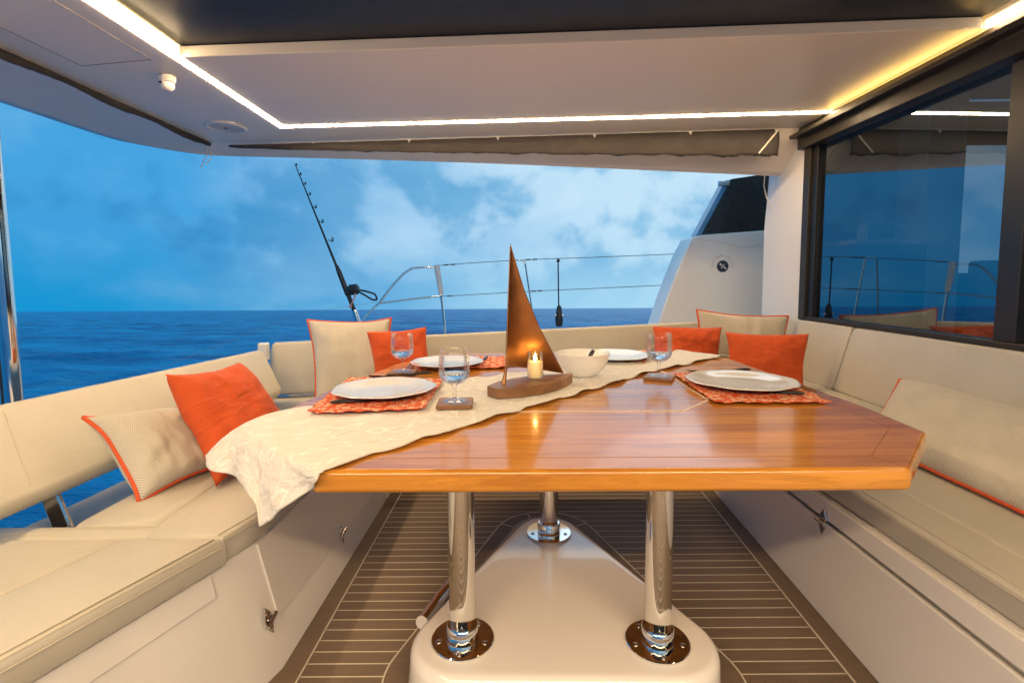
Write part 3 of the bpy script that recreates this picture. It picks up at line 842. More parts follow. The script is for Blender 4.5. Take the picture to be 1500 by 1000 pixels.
c1, t1 = curtain('long taupe rolled curtain under the far edge of the roof', far_line, lambda u: .012 + .175 * min(1, u * 1.02) ** .8, 120, lambda u: V((0, 1, 0)))
for px in (460, 600, 730, 871, 1011, 1136):
    clip(c1, far_line((px - 337) / 803))
mb = MB(); mb.tube([far_line(1) + V((0, -.02, 0)), far_line(.965) + V((-.01, -.03, -.17))], .006, 8); mb.build('curtain_batten', M['cord'], c1)
ll_a, ll_b = Px(-60, 24, -2.135), Px(305, 206, -2.135)
ll_a = V((-2.135, ll_a.y, zc(-2.13) - .004)); ll_b = V((-2.135, ll_b.y, zc(-2.13) - .004))
left_line = lambda u: lerp(ll_a, ll_b, u)
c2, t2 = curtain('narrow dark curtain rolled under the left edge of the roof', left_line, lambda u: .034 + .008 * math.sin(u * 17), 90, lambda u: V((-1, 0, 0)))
for px in (187, 197, 258):
    u = (Px(px, 24 + (px + 60) * .4986, -2.135).y - ll_a.y) / (ll_b.y - ll_a.y)
    clip(c2, left_line(u))
mb = MB(); q = P(301, 212, 3.72)
mb.tube([q, P(304, 226, 3.72), P(297, 238, 3.72), P(294, 247, 3.72)], .003, 6); mb.tube([q + V((.03, 0, 0)), P(309, 232, 3.72), P(301, 241, 3.72)], .003, 6)
tag(mb.build('tie_cord', M['cord']), 'two loose tie cords hanging at the far left roof corner', 'cord')
mb = MB(); mb.tube([P(1139, 192, 3.70), P(1133, 215, 3.80), P(1121, 250, 3.98), P(1119, 272, 4.02), P(1123, 290, 4.0), P(1131, 307, 3.96)], .0042, 8)
tag(mb.build('cable', M['cord']), 'white cable hanging down the pillar beside the dark side window', 'cable')

# ------------------------------------------------------------------ right side: pillar, side panel, window, door, saloon
mb = MB()
q = [P(1128, 470, 3.76), P(1120, 470, 3.76), P(1121, 337, 3.76), P(1126, 258, 3.76), P(1143, 190, 3.76), P(1200, 186, 3.76), P(1200, 470, 3.76)]
q = [P(1115, 480, 4.12), P(1119, 337, 4.12), P(1126, 262, 4.12), P(1131, 215, 4.12)]
q.append(V((q[-1].x + .01, 4.12, zc(1.9) + .06)))
q += [V((2.115, 3.738, zc(2.3) + .06)), V((2.115, 3.738, q[0].z))]
q = [V((p.x, p.y, .45 if i in (0, 6) else p.z)) for i, p in enumerate(q)]
mb.loft([q, [p + V((.25, .12, 0)) for i, p in enumerate(q)]])
tag(mb.build('white_pillar', M['gelcoat'], bevel=.006), 'white roof pillar beside the dark glass door', 'pillar')

SP = thing('side_panel', 'white moulded side wing bearing the round navy emblem', 'panel', tuple(V((2.1, 4.9, .5))))
def yz(px, py, y): p = P(px, py, y); return V((p.x, y, p.z))
ln = [(1016, 347), (1003, 371), (988, 408), (976, 440), (966, 470), (955, 505)]
q = [yz(1140, 336, 4.85), yz(1030, 344, 4.85)] + [yz(a, b, 4.85) for a, b in ln] + [yz(1140, 520, 4.85)]
mb = MB(); mb.slab(q, (0, .36, 0)); mb.build('wing', M['gelcoat'], SP, bevel=.012, seg=4)
ec = yz(1058.5, 390, 4.85)
mb = MB()
ring = lambda r, y: [ec + V((r * math.cos(a), y, r * math.sin(a))) for a in (2 * PI * k / 36 for k in range(36))]
mb.loft([ring(.055, 0), ring(.055, -.003), ring(.051, -.0045)])
em = mb.build('emblem', M['navy'], SP, angle=30)
mb = MB()
for a in (math.radians(-38), math.radians(52)):
    L = .040 if a < 0 else .022
    d = V((math.cos(a), 0, math.sin(a))); s_ = V((-d.z, 0, d.x))
    for sg in (1, -1):
        mb.slab([ec + V((0, -.0047, 0)) + d * sg * .004 + s_ * .003, ec + V((0, -.0047, 0)) + d * sg * L + s_ * .009 * (1 if a < 0 else .5),
                 ec + V((0, -.0047, 0)) + d * sg * L - s_ * .006 * (1 if a < 0 else .5), ec + V((0, -.0047, 0)) + d * sg * .004 - s_ * .003], (0, -.001, 0))
for k in range(8):
    a = 2 * PI * k / 8; d = V((math.cos(a), 0, math.sin(a))); s_ = V((-d.z, 0, d.x))
    mb.slab([ec + V((0, -.0046, 0)) + d * .018 + s_ * .0012, ec + V((0, -.0046, 0)) + d * .030, ec + V((0, -.0046, 0)) + d * .018 - s_ * .0012], (0, -.0006, 0))
mb.build('emblem_star', M['white_plastic'], em, smooth=False)
# the ring of lettering is too small to read in the photograph: letter-sized strokes, one arc per word
rl = random.Random(4)
STROKES = [(-.004, -.007, -.004, .007), (.004, -.007, .004, .007), (-.004, .007, .004, .007), (-.004, 0, .004, 0), (-.004, -.007, .004, -.007), (-.004, -.007, .004, .007)]
for k0_, k1_ in ((0, 5), (6, 11), (12, 16), (17, 22)):
    mb = MB()
    for k in range(k0_, k1_):
        a = math.radians(186 - 192 * k / 21)
        d = V((math.cos(a), 0, math.sin(a))); s_ = V((d.z, 0, -d.x)); c = ec + V((0, -.0004, 0)) + d * .100
        for x0_, z0_, x1_, z1_ in rl.sample(STROKES, 3):
            mb.tube([c + s_ * x0_ + d * z0_, c + s_ * x1_ + d * z1_], .0013, 4)
    mb.build('emblem_lettering', M['grey_ink'], em)
mb = MB(); mb.tube([yz(1019, 349, 4.846), yz(1045, 352, 4.846), yz(1065, 355, 4.846), yz(1080, 361, 4.846), yz(1095, 361, 4.846), yz(1135, 352, 4.846)], .003, 6)
mb.build('moulding_line', M['white_plastic'], SP)

SW = thing('side_window', 'dark sloping side window between the roof and the white wing', 'window', tuple(yz(1075, 344, 5.3)))
q = [yz(1072, 262, 4.92), yz(1140, 252, 4.92), yz(1140, 336.5, 4.92), yz(1028, 344.5, 4.92)]
mb = MB(); mb.slab(q, (0, .14, 0)); mb.build('pane', M['dark_glass_pane'], SW, bevel=.004)
q = [yz(1063, 264, 4.94), yz(1071, 263, 4.94), yz(1027.5, 344.5, 4.94), yz(1019, 346, 4.94)]
mb = MB(); mb.slab(q, (0, .14, 0)); mb.build('window_edge', plain('skylit_blue_edge', (.12, .30, .50), .15, coat=.5), SW, bevel=.004)  # blue sky light on the window edge is put into its colour
mb = MB(); mb.box(yz(1060, 269, 4.935), (.10, .04, .047)); mb.build('window_hinge', M['steel'], SW, bevel=.008)

XD = 2.12
DR = thing('sliding_glass_door', 'dark framed sliding glass door with tinted reflective pane', 'door', (XD, 2.4, .85))
h0, h1 = Px(1183, 187, 2.07), Px(1430, 33, 2.07)
hb0, hb1 = Px(1201, 202, 2.07), Px(1500, 33, 2.07)
def ext(a, b, y): return a + (b - a) * ((y - a.y) / (b.y - a.y))
y0_, y1_ = 3.745, -.8
ht0, ht1 = V((2.058, y0_, zc(2.06) - .002)), V((2.058, y1_, zc(2.06) - .002))
kb = ext(hb0, hb1, y0_); kc = ext(hb0, hb1, 1.6)
lo0, lo1, lo2 = V((2.058, y0_, kb.z - .005)), V((2.058, 1.6, kb.z - .012)), V((2.058, y1_, kb.z - .02))
mb = MB(); mb.slab([ht0, ht1, lo2, lo1, lo0], (.16, 0, 0)); hd = mb.build('header', M['bronze'], DR, bevel=.004)
mb = MB(); mb.slab([cz(2.0, -1.0, -.076), cz(2.0565, -1.0, -.076), cz(2.0565, 3.74, -.076), cz(2.0, 3.74, -.076)], (0, 0, .009))
mb.slab([cz(1.995, -1.0, -.078), cz(1.995, 3.74, -.078), cz(1.995, 3.74, -.052), cz(1.995, -1.0, -.052)], (.005, 0, 0)); mb.build('cove_lip', M['bronze'], hd, bevel=.0015)
zl = kb.z
mb = MB(); mb.box((XD + .03, 3.69, (zl + .86) / 2), (.10, .075, zl - .86 - .006)); mb.build('jamb', M['bronze'], DR, bevel=.004)
mb = MB(); mb.box((XD + .035, 3.62, (zl + .87) / 2), (.07, .058, zl - .87 - .008)); mb.build('stile', M['black'], DR, bevel=.004)
mb = MB(); mb.box((XD + .035, 2.18, (zl + .87) / 2), (.07, .10, zl - .87 - .03)); mb.build('stile', M['black'], DR, bevel=.004)
mb = MB(); mb.box((XD + .03, 1.45, .855), (.10, 4.38, .06)); mb.build('sill', M['bronze'], DR, bevel=.004)
mb = MB(); mb.face([(XD + .03, 2.228, .885), (XD + .03, 3.592, .885), (XD + .03, 3.592, zl + .01), (XD + .03, 2.228, zl + .01)])
mb.build('pane', M['door_glass'], DR, smooth=False, solid=.0)
mb = MB(); mb.face([(XD + .045, -.7, .885), (XD + .045, 2.132, .885), (XD + .045, 2.132, zl + .01), (XD + .045, -.7, zl + .01)])
mb.build('pane', M['door_glass'], DR, smooth=False)
mb = MB(); mb.box((2.27, 1.5, .42), (.10, 4.6, .80)); mb.build('lower_bulkhead', M['gelcoat'], DR)

# the dim saloon behind the glass
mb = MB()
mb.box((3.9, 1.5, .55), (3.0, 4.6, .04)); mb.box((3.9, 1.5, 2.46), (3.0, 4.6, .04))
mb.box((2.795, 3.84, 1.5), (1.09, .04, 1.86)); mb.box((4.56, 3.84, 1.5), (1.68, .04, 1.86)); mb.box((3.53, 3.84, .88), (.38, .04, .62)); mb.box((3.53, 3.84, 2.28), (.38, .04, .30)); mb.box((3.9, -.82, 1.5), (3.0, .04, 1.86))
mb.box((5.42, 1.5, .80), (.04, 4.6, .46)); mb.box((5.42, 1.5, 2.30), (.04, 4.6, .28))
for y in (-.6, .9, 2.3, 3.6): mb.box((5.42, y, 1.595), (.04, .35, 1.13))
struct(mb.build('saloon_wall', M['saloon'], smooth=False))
gc = thing('galley_counter', 'galley counter with shelf rails faintly seen through the dark glass door', 'counter', (2.7, 3.6, .57))
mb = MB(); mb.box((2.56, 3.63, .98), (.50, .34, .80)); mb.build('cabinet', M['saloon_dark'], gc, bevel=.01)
mb = MB(); mb.box((2.56, 3.62, 1.40), (.52, .38, .036)); mb.build('worktop', M['gelcoat'], gc, bevel=.008)
for z in (1.50, 1.56):
    mb = MB(); mb.tube([(2.36, 3.70, z), (2.80, 3.70, z)], .006, 8); mb.build('rail', M['steel'], gc)
jr = thing('jar', 'small pale jar on the galley counter behind the dark glass door', 'jar', (2.50, 3.66, 1.419))
mb = MB(); mb.lathe([(.03, 1.4195), (.034, 1.425), (.034, 1.52), (.026, 1.535)], (2.50, 3.66, 0), 20); mb.build('jar_body', M['ceramic'], jr)
mb = MB(); mb.lathe([(.027, 1.5355), (.028, 1.54), (.028, 1.56), (.02, 1.565)], (2.50, 3.66, 0), 20); mb.build('lid', M['steel'], jr)
cl_ = thing('saloon_locker', 'pale upright locker faintly seen through the dark glass door', 'locker', (2.97, 3.66, .57))
mb = MB(); mb.box((2.97, 3.68, 1.5), (.27, .27, 1.85)); mb.build('locker_body', M['gelcoat'], cl_, bevel=.01)
mb = MB(); mb.box((2.97, 3.538, 1.5), (.24, .012, 1.75)); mb.build('locker_door', M['gelcoat'], cl_, bevel=.003)
sx2 = thing('sofa', 'pale upholstered sofa below the saloon window behind the dark glass', 'sofa', (3.52, 3.6, .57))
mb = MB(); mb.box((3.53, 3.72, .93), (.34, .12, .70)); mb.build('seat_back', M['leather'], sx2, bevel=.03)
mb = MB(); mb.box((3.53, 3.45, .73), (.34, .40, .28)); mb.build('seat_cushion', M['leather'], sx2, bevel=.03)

# ------------------------------------------------------------------ outside: side deck, rails, rod
mb = MB(); mb.prism([(-1.5, 3.35), (2.6, 4.40), (6.0, 4.40), (6.0, 6.5), (-2.3, 6.3)], .28, .40)
mb.prism([(-1.45, 3.42), (2.6, 4.46), (5.9, 4.46), (5.9, 6.44), (-2.24, 6.24)], -1.9, .279)
struct(mb.build('side_deck', M['deck_grey'], smooth=False))
YR = 6.0
def R(px, py, y=YR): return P(px, py, y)
GR = thing('pushpit_rail', 'bent stainless guard rail with pale leather wrapped post on the side deck', 'rail', tuple(R(652, 520)))
def spline(pts, n=6): return smooth_line([tuple(p) for p in pts], n)
mb = MB(); mb.tube(spline([R(641, 391), R(622, 391), R(604, 393), R(590, 402), R(570, 424), R(556, 444)]), .0145, 12); mb.build('top_rail', M['chrome'], GR)
mb = MB(); mb.tube([R(646, 433), R(600, 438), R(555, 444)], .0135, 12); mb.build('lower_rail', M['chrome'], GR)
mb = MB(); mb.tube([R(555, 444), R(540, 458), R(518, 485), R(500, 520)], .0125, 12); mb.build('brace', M['chrome'], GR)
mb = MB(); mb.tube([R(640, 389), R(646, 430), R(650, 465), R(656, 530)], .0145, 12); po = mb.build('post', M['chrome'], GR)
mb = MB(); mb.tube([R(639, 388), R(640, 391), R(646, 428), R(647, 432)], [.024, .035, .030, .023], 14); mb.build('leather_wrap', M['wrap'], po)
ST = thing('stanchion', 'slim stainless stanchion behind the copper sail', 'stanchion', tuple(R(783, 520)))
mb = MB(); mb.tube(spline([R(752, 381), R(763, 381), R(768, 383), R(770, 390), R(776, 430), R(783, 478), R(789, 530)], 4), .0105, 12); mb.build('post', M['chrome'], ST)
mb = MB(); mb.tube([R(752, 381), R(748, 430), R(744, 530)], .0105, 12); mb.build('post', M['chrome'], ST)
WG = 'lifelines along the side deck'
mb = MB(); mb.tube([R(641, 389), R(700, 384.5), R(766, 380.5), R(880, 376.5), R(1002, 371.5), R(1200, 365)], .0042, 6)
for px, py in ((650, 388), (660, 387.5), (770, 380.5), (780, 380)): mb.tube([R(px, py), R(px + 7, py - .4)], .009, 8)
tag(mb.build('lifeline', M['wire']), 'upper steel wire lifeline running from the leather wrapped post', 'lifeline', WG)
mb = MB(); mb.tube([R(648, 434), R(700, 431), R(776, 426.5), R(880, 422), R(985, 417), R(1200, 408)], .0042, 6)
for px, py in ((655, 433.5), (778, 426.5), (787, 426)): mb.tube([R(px, py), R(px + 7, py - .4)], .009, 8)
tag(mb.build('lifeline', M['wire']), 'lower steel wire lifeline below the other one', 'lifeline', WG)
mb = MB(); mb.tube([P(225, 543, 3.4), P(440, 459, 5.0), P(555, 442, 6.0)], .0013, 5)
tag(mb.build('fishing_line', M['wire']), 'thin pale line stretching down past the left backrest', 'line')
BL = thing('hanging_block', 'black tackle block hanging on a thin rope from the upper lifeline', 'block', tuple(R(819, 470)))
mb = MB(); mb.tube([R(817.5, 379), R(818, 420), R(818.5, 449)], .008, 8); mb.tube([R(816, 384), R(817.5, 379), R(820, 383)], .011, 8); mb.build('rope', M['black'], BL)
mb = MB(); c = R(819, 462); mb.tube([R(819, 447), R(819, 450), R(819, 457), R(819, 468), R(819, 474), R(819, 478)], [.013, .029, .035, .048, .043, .032], 12); bb = mb.build('block_body', M['black'], BL, angle=60)
mb = MB(); mb.tube([c + V((-.048, 0, 0)), c + V((.048, 0, 0))], .019, 12); mb.build('sheave', M['steel'], bb)
YF = 5.85
FRod = thing('fishing_rod', 'black fishing rod with reel standing in a holder on the rail', 'fishing rod', tuple(R(526, 470, YF)))
mb = MB(); n = 12
mb.tube([R(493 + (432 - 493) * k / n, 390 + (240 - 390) * k / n - 3.5 * math.sin(PI * k / n) * 0, YF) for k in range(n + 1)], [.015 - .010 * k / n for k in range(n + 1)], 10)
mb.build('blank', M['black'], FRod)
mb = MB(); mb.tube([R(493, 389, YF), R(497, 399, YF), R(509, 430, YF), R(511, 434, YF), R(519, 455, YF)], [.019, .028, .030, .024, .024], 12); mb.build('handle', M['black'], FRod)
mb = MB(); mb.tube([R(519, 454, YF), R(523, 466, YF), R(528, 480, YF)], .031, 14); mb.build('holder', M['chrome'], FRod)
mb = MB(); rcn = R(518, 424, YF - .05); mb.tube([rcn + V((-.06, 0, -.008)), rcn + V((-.04, 0, -.005)), rcn + V((.04, 0, .005)), rcn + V((.06, 0, .008))], [.040, .062, .062, .040], 20)
rl_ = mb.build('reel', M['black'], FRod, bevel=.004)
mb = MB(); mb.tube([rcn + V((.03, -.03, -.02)), R(520, 434, YF - .08), R(514, 447, YF - .08)], [.012, .009, .008], 8); mb.ball(R(513, 449, YF - .08), .018, 10); mb.build('reel_crank', plain('red_white_knob', (.62, .32, .30), .4), rl_)
mb = MB(); mb.tube(spline([R(523, 424, YF), R(538, 427, YF), R(549, 431, YF), R(552, 438, YF), R(546, 439, YF), R(534, 432, YF), R(525, 427, YF)], 5), .011, 8); mb.build('strap', M['black'], FRod)
for px, py, s_ in ((432.5, 241.5, .6), (438, 255, .7), (444.5, 269, .75), (451, 284, .85), (459, 303, .95), (468, 324, 1.1), (481, 351, 1.4)):
    a = R(px, py, YF); b = a + V((.037 * s_, -.013, .0)); mb = MB()
    mb.tube([a, a + V((.027 * s_, -.008, -.016 * s_)), b + V((.004, 0, 0))], .0047 * s_ ** .5, 6)
    ringp = [b + V((0, .019 * s_ * math.cos(t), .019 * s_ * math.sin(t))) for t in (2 * PI * k / 12 for k in range(13))]
    mb.tube(ringp, .0043, 6, False)
    mb.build('line_guide', M['black'], FRod)
# stainless roof post on the left
pb, pt = P(26, 640, 1.98), P(-28, 45, 1.98)
RP = thing('roof_post', 'polished stainless roof post at the far left behind the backrest', 'post', tuple(pb))
mb = MB(); mb.tube([pb, lerp(pb, pt, .5), pt], .028, 24); mb.build('pole', M['chrome'], RP)
mb = MB(); mb.tube([pt - V((0, 0, .012)), pt + V((0, 0, .002))], .04, 24); mb.build('top_flange', M['chrome'], RP)
mb = MB(); mb.tube([pb + V((-.06, .02, 0)), pt + V((-.06, .02, 0))], .009, 10); mb.build('cable_pipe', M['black'], RP)

# ------------------------------------------------------------------ pillows
PG = 'scatter cushions on the benches'
def pillow(label, cs, th, mat, pipe=False, seed=0, pinch=.10, sag=0.0):
    TL, TR_, BR, BLc = [V(c) for c in cs]
    nrm = (TR_ - TL).cross(BLc - TL).normalized()
    cen = (TL + TR_ + BR + BLc) / 4
    if nrm.dot(CAM - cen) < 0: nrm = -nrm
    root = thing('pillow', label, 'pillow', tuple(V((cen.x, cen.y, min(BR.z, BLc.z)))), PG)
    w = ((TR_ - TL).length + (BR - BLc).length) / 2; h = ((BLc - TL).length + (BR - TR_).length) / 2
    def plane(u, v):
        # edges bow inwards between the corners
        a, b = 2 * u - 1, 2 * v - 1
        uu = u - pinch * .5 * a * (1 - b * b) * abs(a) ** 1.5; vv = v - pinch * .5 * b * (1 - a * a) * abs(b) ** 1.5
        uu = u - pinch * .5 * a * (1 - b * b); vv = v - pinch * .5 * b * (1 - a * a)
        p = lerp(lerp(TL, TR_, uu), lerp(BLc, BR, uu), vv)
        return p + nrm * (.02 * noise.noise(V((u * 2.3 + seed, v * 2.3, seed))))
    def side(sg):
        def fn(u, v):
            a, b = 2 * u - 1, 2 * v - 1
            e = max(0.0, (1 - a ** 2) * (1 - b ** 2))
            t = th * .5 * e ** .42
            wr = noise.noise(V((u * 5 + seed * 3.1, v * 5, 2))) * .006 + noise.noise(V((u * 13, v * 4 + seed, 7))) * .004
            cor = min(1, (abs(a) ** 6 + abs(b) ** 6))
            rad = math.sin((math.atan2(b, a) * 11) + seed) * .003 * min(1, (a * a + b * b)) * e ** .3
            return plane(u, v) + nrm * sg * (t + (wr + rad) * min(1, e * 4))
        return fn
    mb = MB(); n_ = 36
    asp = w / max(h, .01)
    mb.grid(side(1), n_, n_, (w / .45, h / .45)); mb.grid(side(-1), n_, n_, (w / .45, h / .45), True)
    body = mb.build('pillow_cover', mat, root, merge=.0006, angle=180)
    if pipe:
        pts = []
        for k in range(n_): pts.append(plane(k / n_, 0))
        for k in range(n_): pts.append(plane(1, k / n_))
        for k in range(n_): pts.append(plane(1 - k / n_, 1))
        for k in range(n_ + 1): pts.append(plane(0, 1 - k / n_))
        mb = MB(); mb.tube(pts, .0062, 8, False); mb.build('piping', M['orange_pipe'], root)
    return root
pillow('orange pillow leaning on the left backrest over a beige pillow',
       [P(241, 548, 1.72), P(349, 531, 2.06), P(432, 640, 2.04), P(318, 712, 1.62)], .17, M['orange'], seed=1.3)
pillow('beige herringbone pillow with orange piping lying half under the orange pillow on the left bench',
       [P(121, 611, 1.56), P(275, 592, 1.93), P(345, 675, 1.83), P(203, 738, 1.50)], .16, M['herring'], True, 2.2, .12)
pillow('tall beige pillow with orange piping in the far left corner',
       [P(450, 468, 2.96), P(573, 466, 3.07), P(572, 590, 2.83), P(462, 592, 2.74)], .16, M['herring'], True, 3.7, .09)
pillow('smaller orange pillow beside the tall beige one at the far left',
       [P(537, 486, 2.88), P(624, 479, 3.0), P(634, 560, 2.90), P(551, 566, 2.80)], .13, M['orange'], seed=4.1, pinch=.06)
pillow('low orange pillow on the far bench behind the right wine glass',
       [P(957, 477, 3.40), P(1058, 479, 3.47), P(1052, 548, 3.36), P(954, 548, 3.28)], .14, M['orange'], seed=5.6, pinch=.07)
pillow('beige pillow with thin orange piping behind the orange pair in the right corner',
       [P(1019, 454, 3.60), P(1154, 463, 3.62), P(1150, 565, 3.50), P(1024, 565, 3.48)], .14, M['herring'], True, 6.4, .07)
pillow('wide orange pillow in the right corner against the right backrest',
       [P(1062, 486, 3.18), P(1185, 489, 3.14), P(1178, 572, 3.02), P(1067, 566, 3.06)], .15, M['orange'], seed=7.9, pinch=.07)
pillow('large beige herringbone pillow on the right bench in the foreground',
       [P(1318, 556, 2.36), P(1640, 635, 1.55), V((1.44, 1.14, .50)), V((1.43, 2.05, .50))], .165, M['herring'], True, 8.8, .05)

# ------------------------------------------------------------------ table runner
nsA, nsB = Pz(480, 690, TZ), Pz(1066, 523, TZ)
def nearl(s): 
    pts = [Pz(*q, TZ) for q in ((480, 690), (550, 667), (627, 645), (733, 611), (787, 596), (884, 568), (941, 550), (1010, 534), (1068, 521))]
    return poly_at(pts, s)
def farl(s):
    pts = [Pz(*q, TZ) for q in ((432, 607), (500, 592), (648, 561), (740, 551), (894, 531), (974, 519), (1012, 514.5))]
    return poly_at(pts, s)
def poly_at(pts, s):
    L = [0]
    for a, b in zip(pts, pts[1:]): L.append(L[-1] + (b - a).length)
    d = s * L[-1]
    for i in range(len(pts) - 1):
        if d <= L[i + 1] + 1e-9: return lerp(pts[i], pts[i + 1], (d - L[i]) / max(1e-9, L[i + 1] - L[i]))
    return pts[-1].copy()
C_t = [(0, V((-.412, 1.078, TZ))), (.25, V((-.53, 1.168, TZ))), (.5, V((-.64, 1.27, TZ))), (.72, V((-.737, 1.372, TZ))), (1, V((-.742, 1.58, TZ)))]
H_t = [(0, P(478, 699, 1.068)), (.12, P(455, 716, 1.09)), (.25, P(430, 738, 1.12)), (.38, P(402, 758, 1.14)), (.46, P(379, 772, 1.16)), (.53, P(386, 733, 1.19)), (.60, P(370, 708, 1.24)),
       (.74, P(338, 695, 1.32)), (.88, P(318, 684, 1.38)), (1, P(301, 667, 1.44))]
def tab(tb_, t):
    for (a, p), (b, q) in zip(tb_, tb_[1:]):
        if t <= b + 1e-9: return lerp(p, q, (t - a) / (b - a))
    return tb_[-1][1].copy()
def runner_pt(u, t):
    uh = .10
    if u < uh:
        k = 1 - u / uh; c, h = tab(C_t, t), tab(H_t, t)
        out = V((h.x - c.x, h.y - c.y, 0)); 
        z = c.z + (h.z - c.z) * k
        kk = k ** .55 if t > .8 else k ** .8
        p = V((c.x + out.x * kk, c.y + out.y * kk, z))
        e = 1 - t
        fold = .012 * math.sin(t * 21 + k * 2) * k + .006 * noise.noise(V((t * 14, k * 6, 2)))
        dirn = V((-.7, -.7, 0))
        return p + dirn * (fold + .010 * min(1, k * 5)) + V((0, 0, .006 * (1 - k)))
    s = (u - uh) / (1 - uh)
    a, b = nearl(s), farl(s)
    p = lerp(a, b, t)
    d = tab(C_t, t) - lerp(nearl(0), farl(0), t)
    w = max(0, 1 - s * 5) ** 2
    p = p + d * w
    ed = min(t, 1 - t)
    scal = (.006 * math.sin(s * 95) + .010 * noise.noise(V((s * 22, t * 3, 8)))) * max(0, 1 - ed * 5)
    ac = (b - a).normalized()
    p += ac * scal * (1 if t > .5 else -1)
    wr = .0045 * noise.noise(V((p.x * 9, p.y * 9, 3))) + .003 * noise.noise(V((p.x * 24, p.y * 24, 6)))
    ruff = .007 * max(0, 1 - ed * 9) * (.5 + .5 * math.sin(s * 60 + t * 20)) * min(1, s * 8)
    z = TZ + .0065 + max(-.004, wr) + ruff
    endk = max(0, (s - .965) / .035); z -= .012 * endk * endk
    return V((p.x, p.y, z))
mb = MB(); mb.grid(runner_pt, 220, 44, (4.6, 1.0))
rn = mb.build('table_runner', M['runner'], solid=.0028, angle=180, origin=(.2, 2, TZ))
tag(rn, 'cream embroidered runner laid diagonally across the table, one end hanging over the corner', 'table runner')

# ------------------------------------------------------------------ place settings
MG = 'placemats on the table'
def placemat(label, cs, seed):
    cs = [V((c[0], c[1], 0)) for c in cs]
    w = (cs[1] - cs[0]).length; h = (cs[3] - cs[0]).length
    def fn(u, v):
        p = lerp(lerp(cs[0], cs[1], u), lerp(cs[3], cs[2], u), v)
        e = min(u, 1 - u, v, 1 - v)
        wv = .004 * math.sin(u * 19 + seed) * max(0, 1 - min(v, 1 - v) * 9) + .004 * math.sin(v * 17 + seed) * max(0, 1 - min(u, 1 - u) * 9)
        zz = TZ + MZ[0] + .0022 * noise.noise(V((u * 6, v * 6, seed))) + abs(wv) * 1.1
        return V((p.x + wv * .6, p.y + wv * .8, zz))
    mb = MB(); mb.grid(fn, 48, 48, (w / .5, h / .5)); o = mb.build('placemat', M['placemat'], solid=.0025, angle=180)
    return tag(o, label, 'placemat', MG)
MZ = [.006]
q1 = [Pz(447, 606, TZ + .016), Pz(621, 600, TZ + .016), Pz(650, 556, TZ + .016), Pz(512, 553, TZ + .016)]
MZ[0] = .0165
placemat('orange patterned placemat at the left, overlapping the runner', q1, 1.0)
MZ[0] = .006
placemat('orange patterned placemat at the far left end of the table', [Pz(612, 541, TZ + .006), Pz(741, 539, TZ + .006), Pz(741, 523, TZ + .006), Pz(636, 523, TZ + .006)], 2.0)
placemat('orange patterned placemat behind the white bowl at the far right', [Pz(866, 527, TZ + .006), Pz(946, 532, TZ + .006), Pz(950, 514, TZ + .006), Pz(858, 513, TZ + .006)], 3.0)
placemat('orange patterned placemat at the right side of the table', [Pz(1047, 590, TZ + .006), Pz(1218, 590, TZ + .006), Pz(1128, 549, TZ + .006), Pz(985, 546, TZ + .006)], 4.0)

def make_plate(label):
    t = thing('dinner_plate', label, 'plate', (0, 0, 0), 'dinner plates')
    wav = lambda a, r: (.014 * math.sin(9 * a) + .009 * math.sin(5 * a + 1)) * (r / .17) ** 3
    prof = [(.085, .0), (.09, .002), (.10, .004), (.135, .011), (.166, .0185), (.170, .0205), (.1685, .0225), (.164, .0225), (.135, .0155), (.105, .0085), (.09, .0062), (.02, .006)]
    mb = MB(); mb.lathe(prof, (0, 0, 0), 96, wav); mb.build('plate_body', M['ceramic'], t, angle=60)
    return t
pp = [((563.5, 570), .020, .178, 'white wavy rimmed plate on the left placemat'), ((655, 531), .010, .172, 'white plate at the far left behind the first wine glass'),
      ((900, 521), .010, .187, 'white plate at the far right behind the white bowl'), ((1085, 558.5), .010, .200, 'white wavy rimmed plate on the right placemat')]
plate0 = make_plate(pp[0][3])
for i, (pq, dz, r, lb) in enumerate(pp):
    c = Pz(*pq, TZ + dz + .012)
    o = plate0 if i == 0 else dup(plate0, (0, 0, 0), i * 1.1, lb)
    o.location = (c.x, c.y, TZ + dz); k = r / .170; o.scale = (k, k, 1.0); o.rotation_euler = (0, 0, i * 1.1)

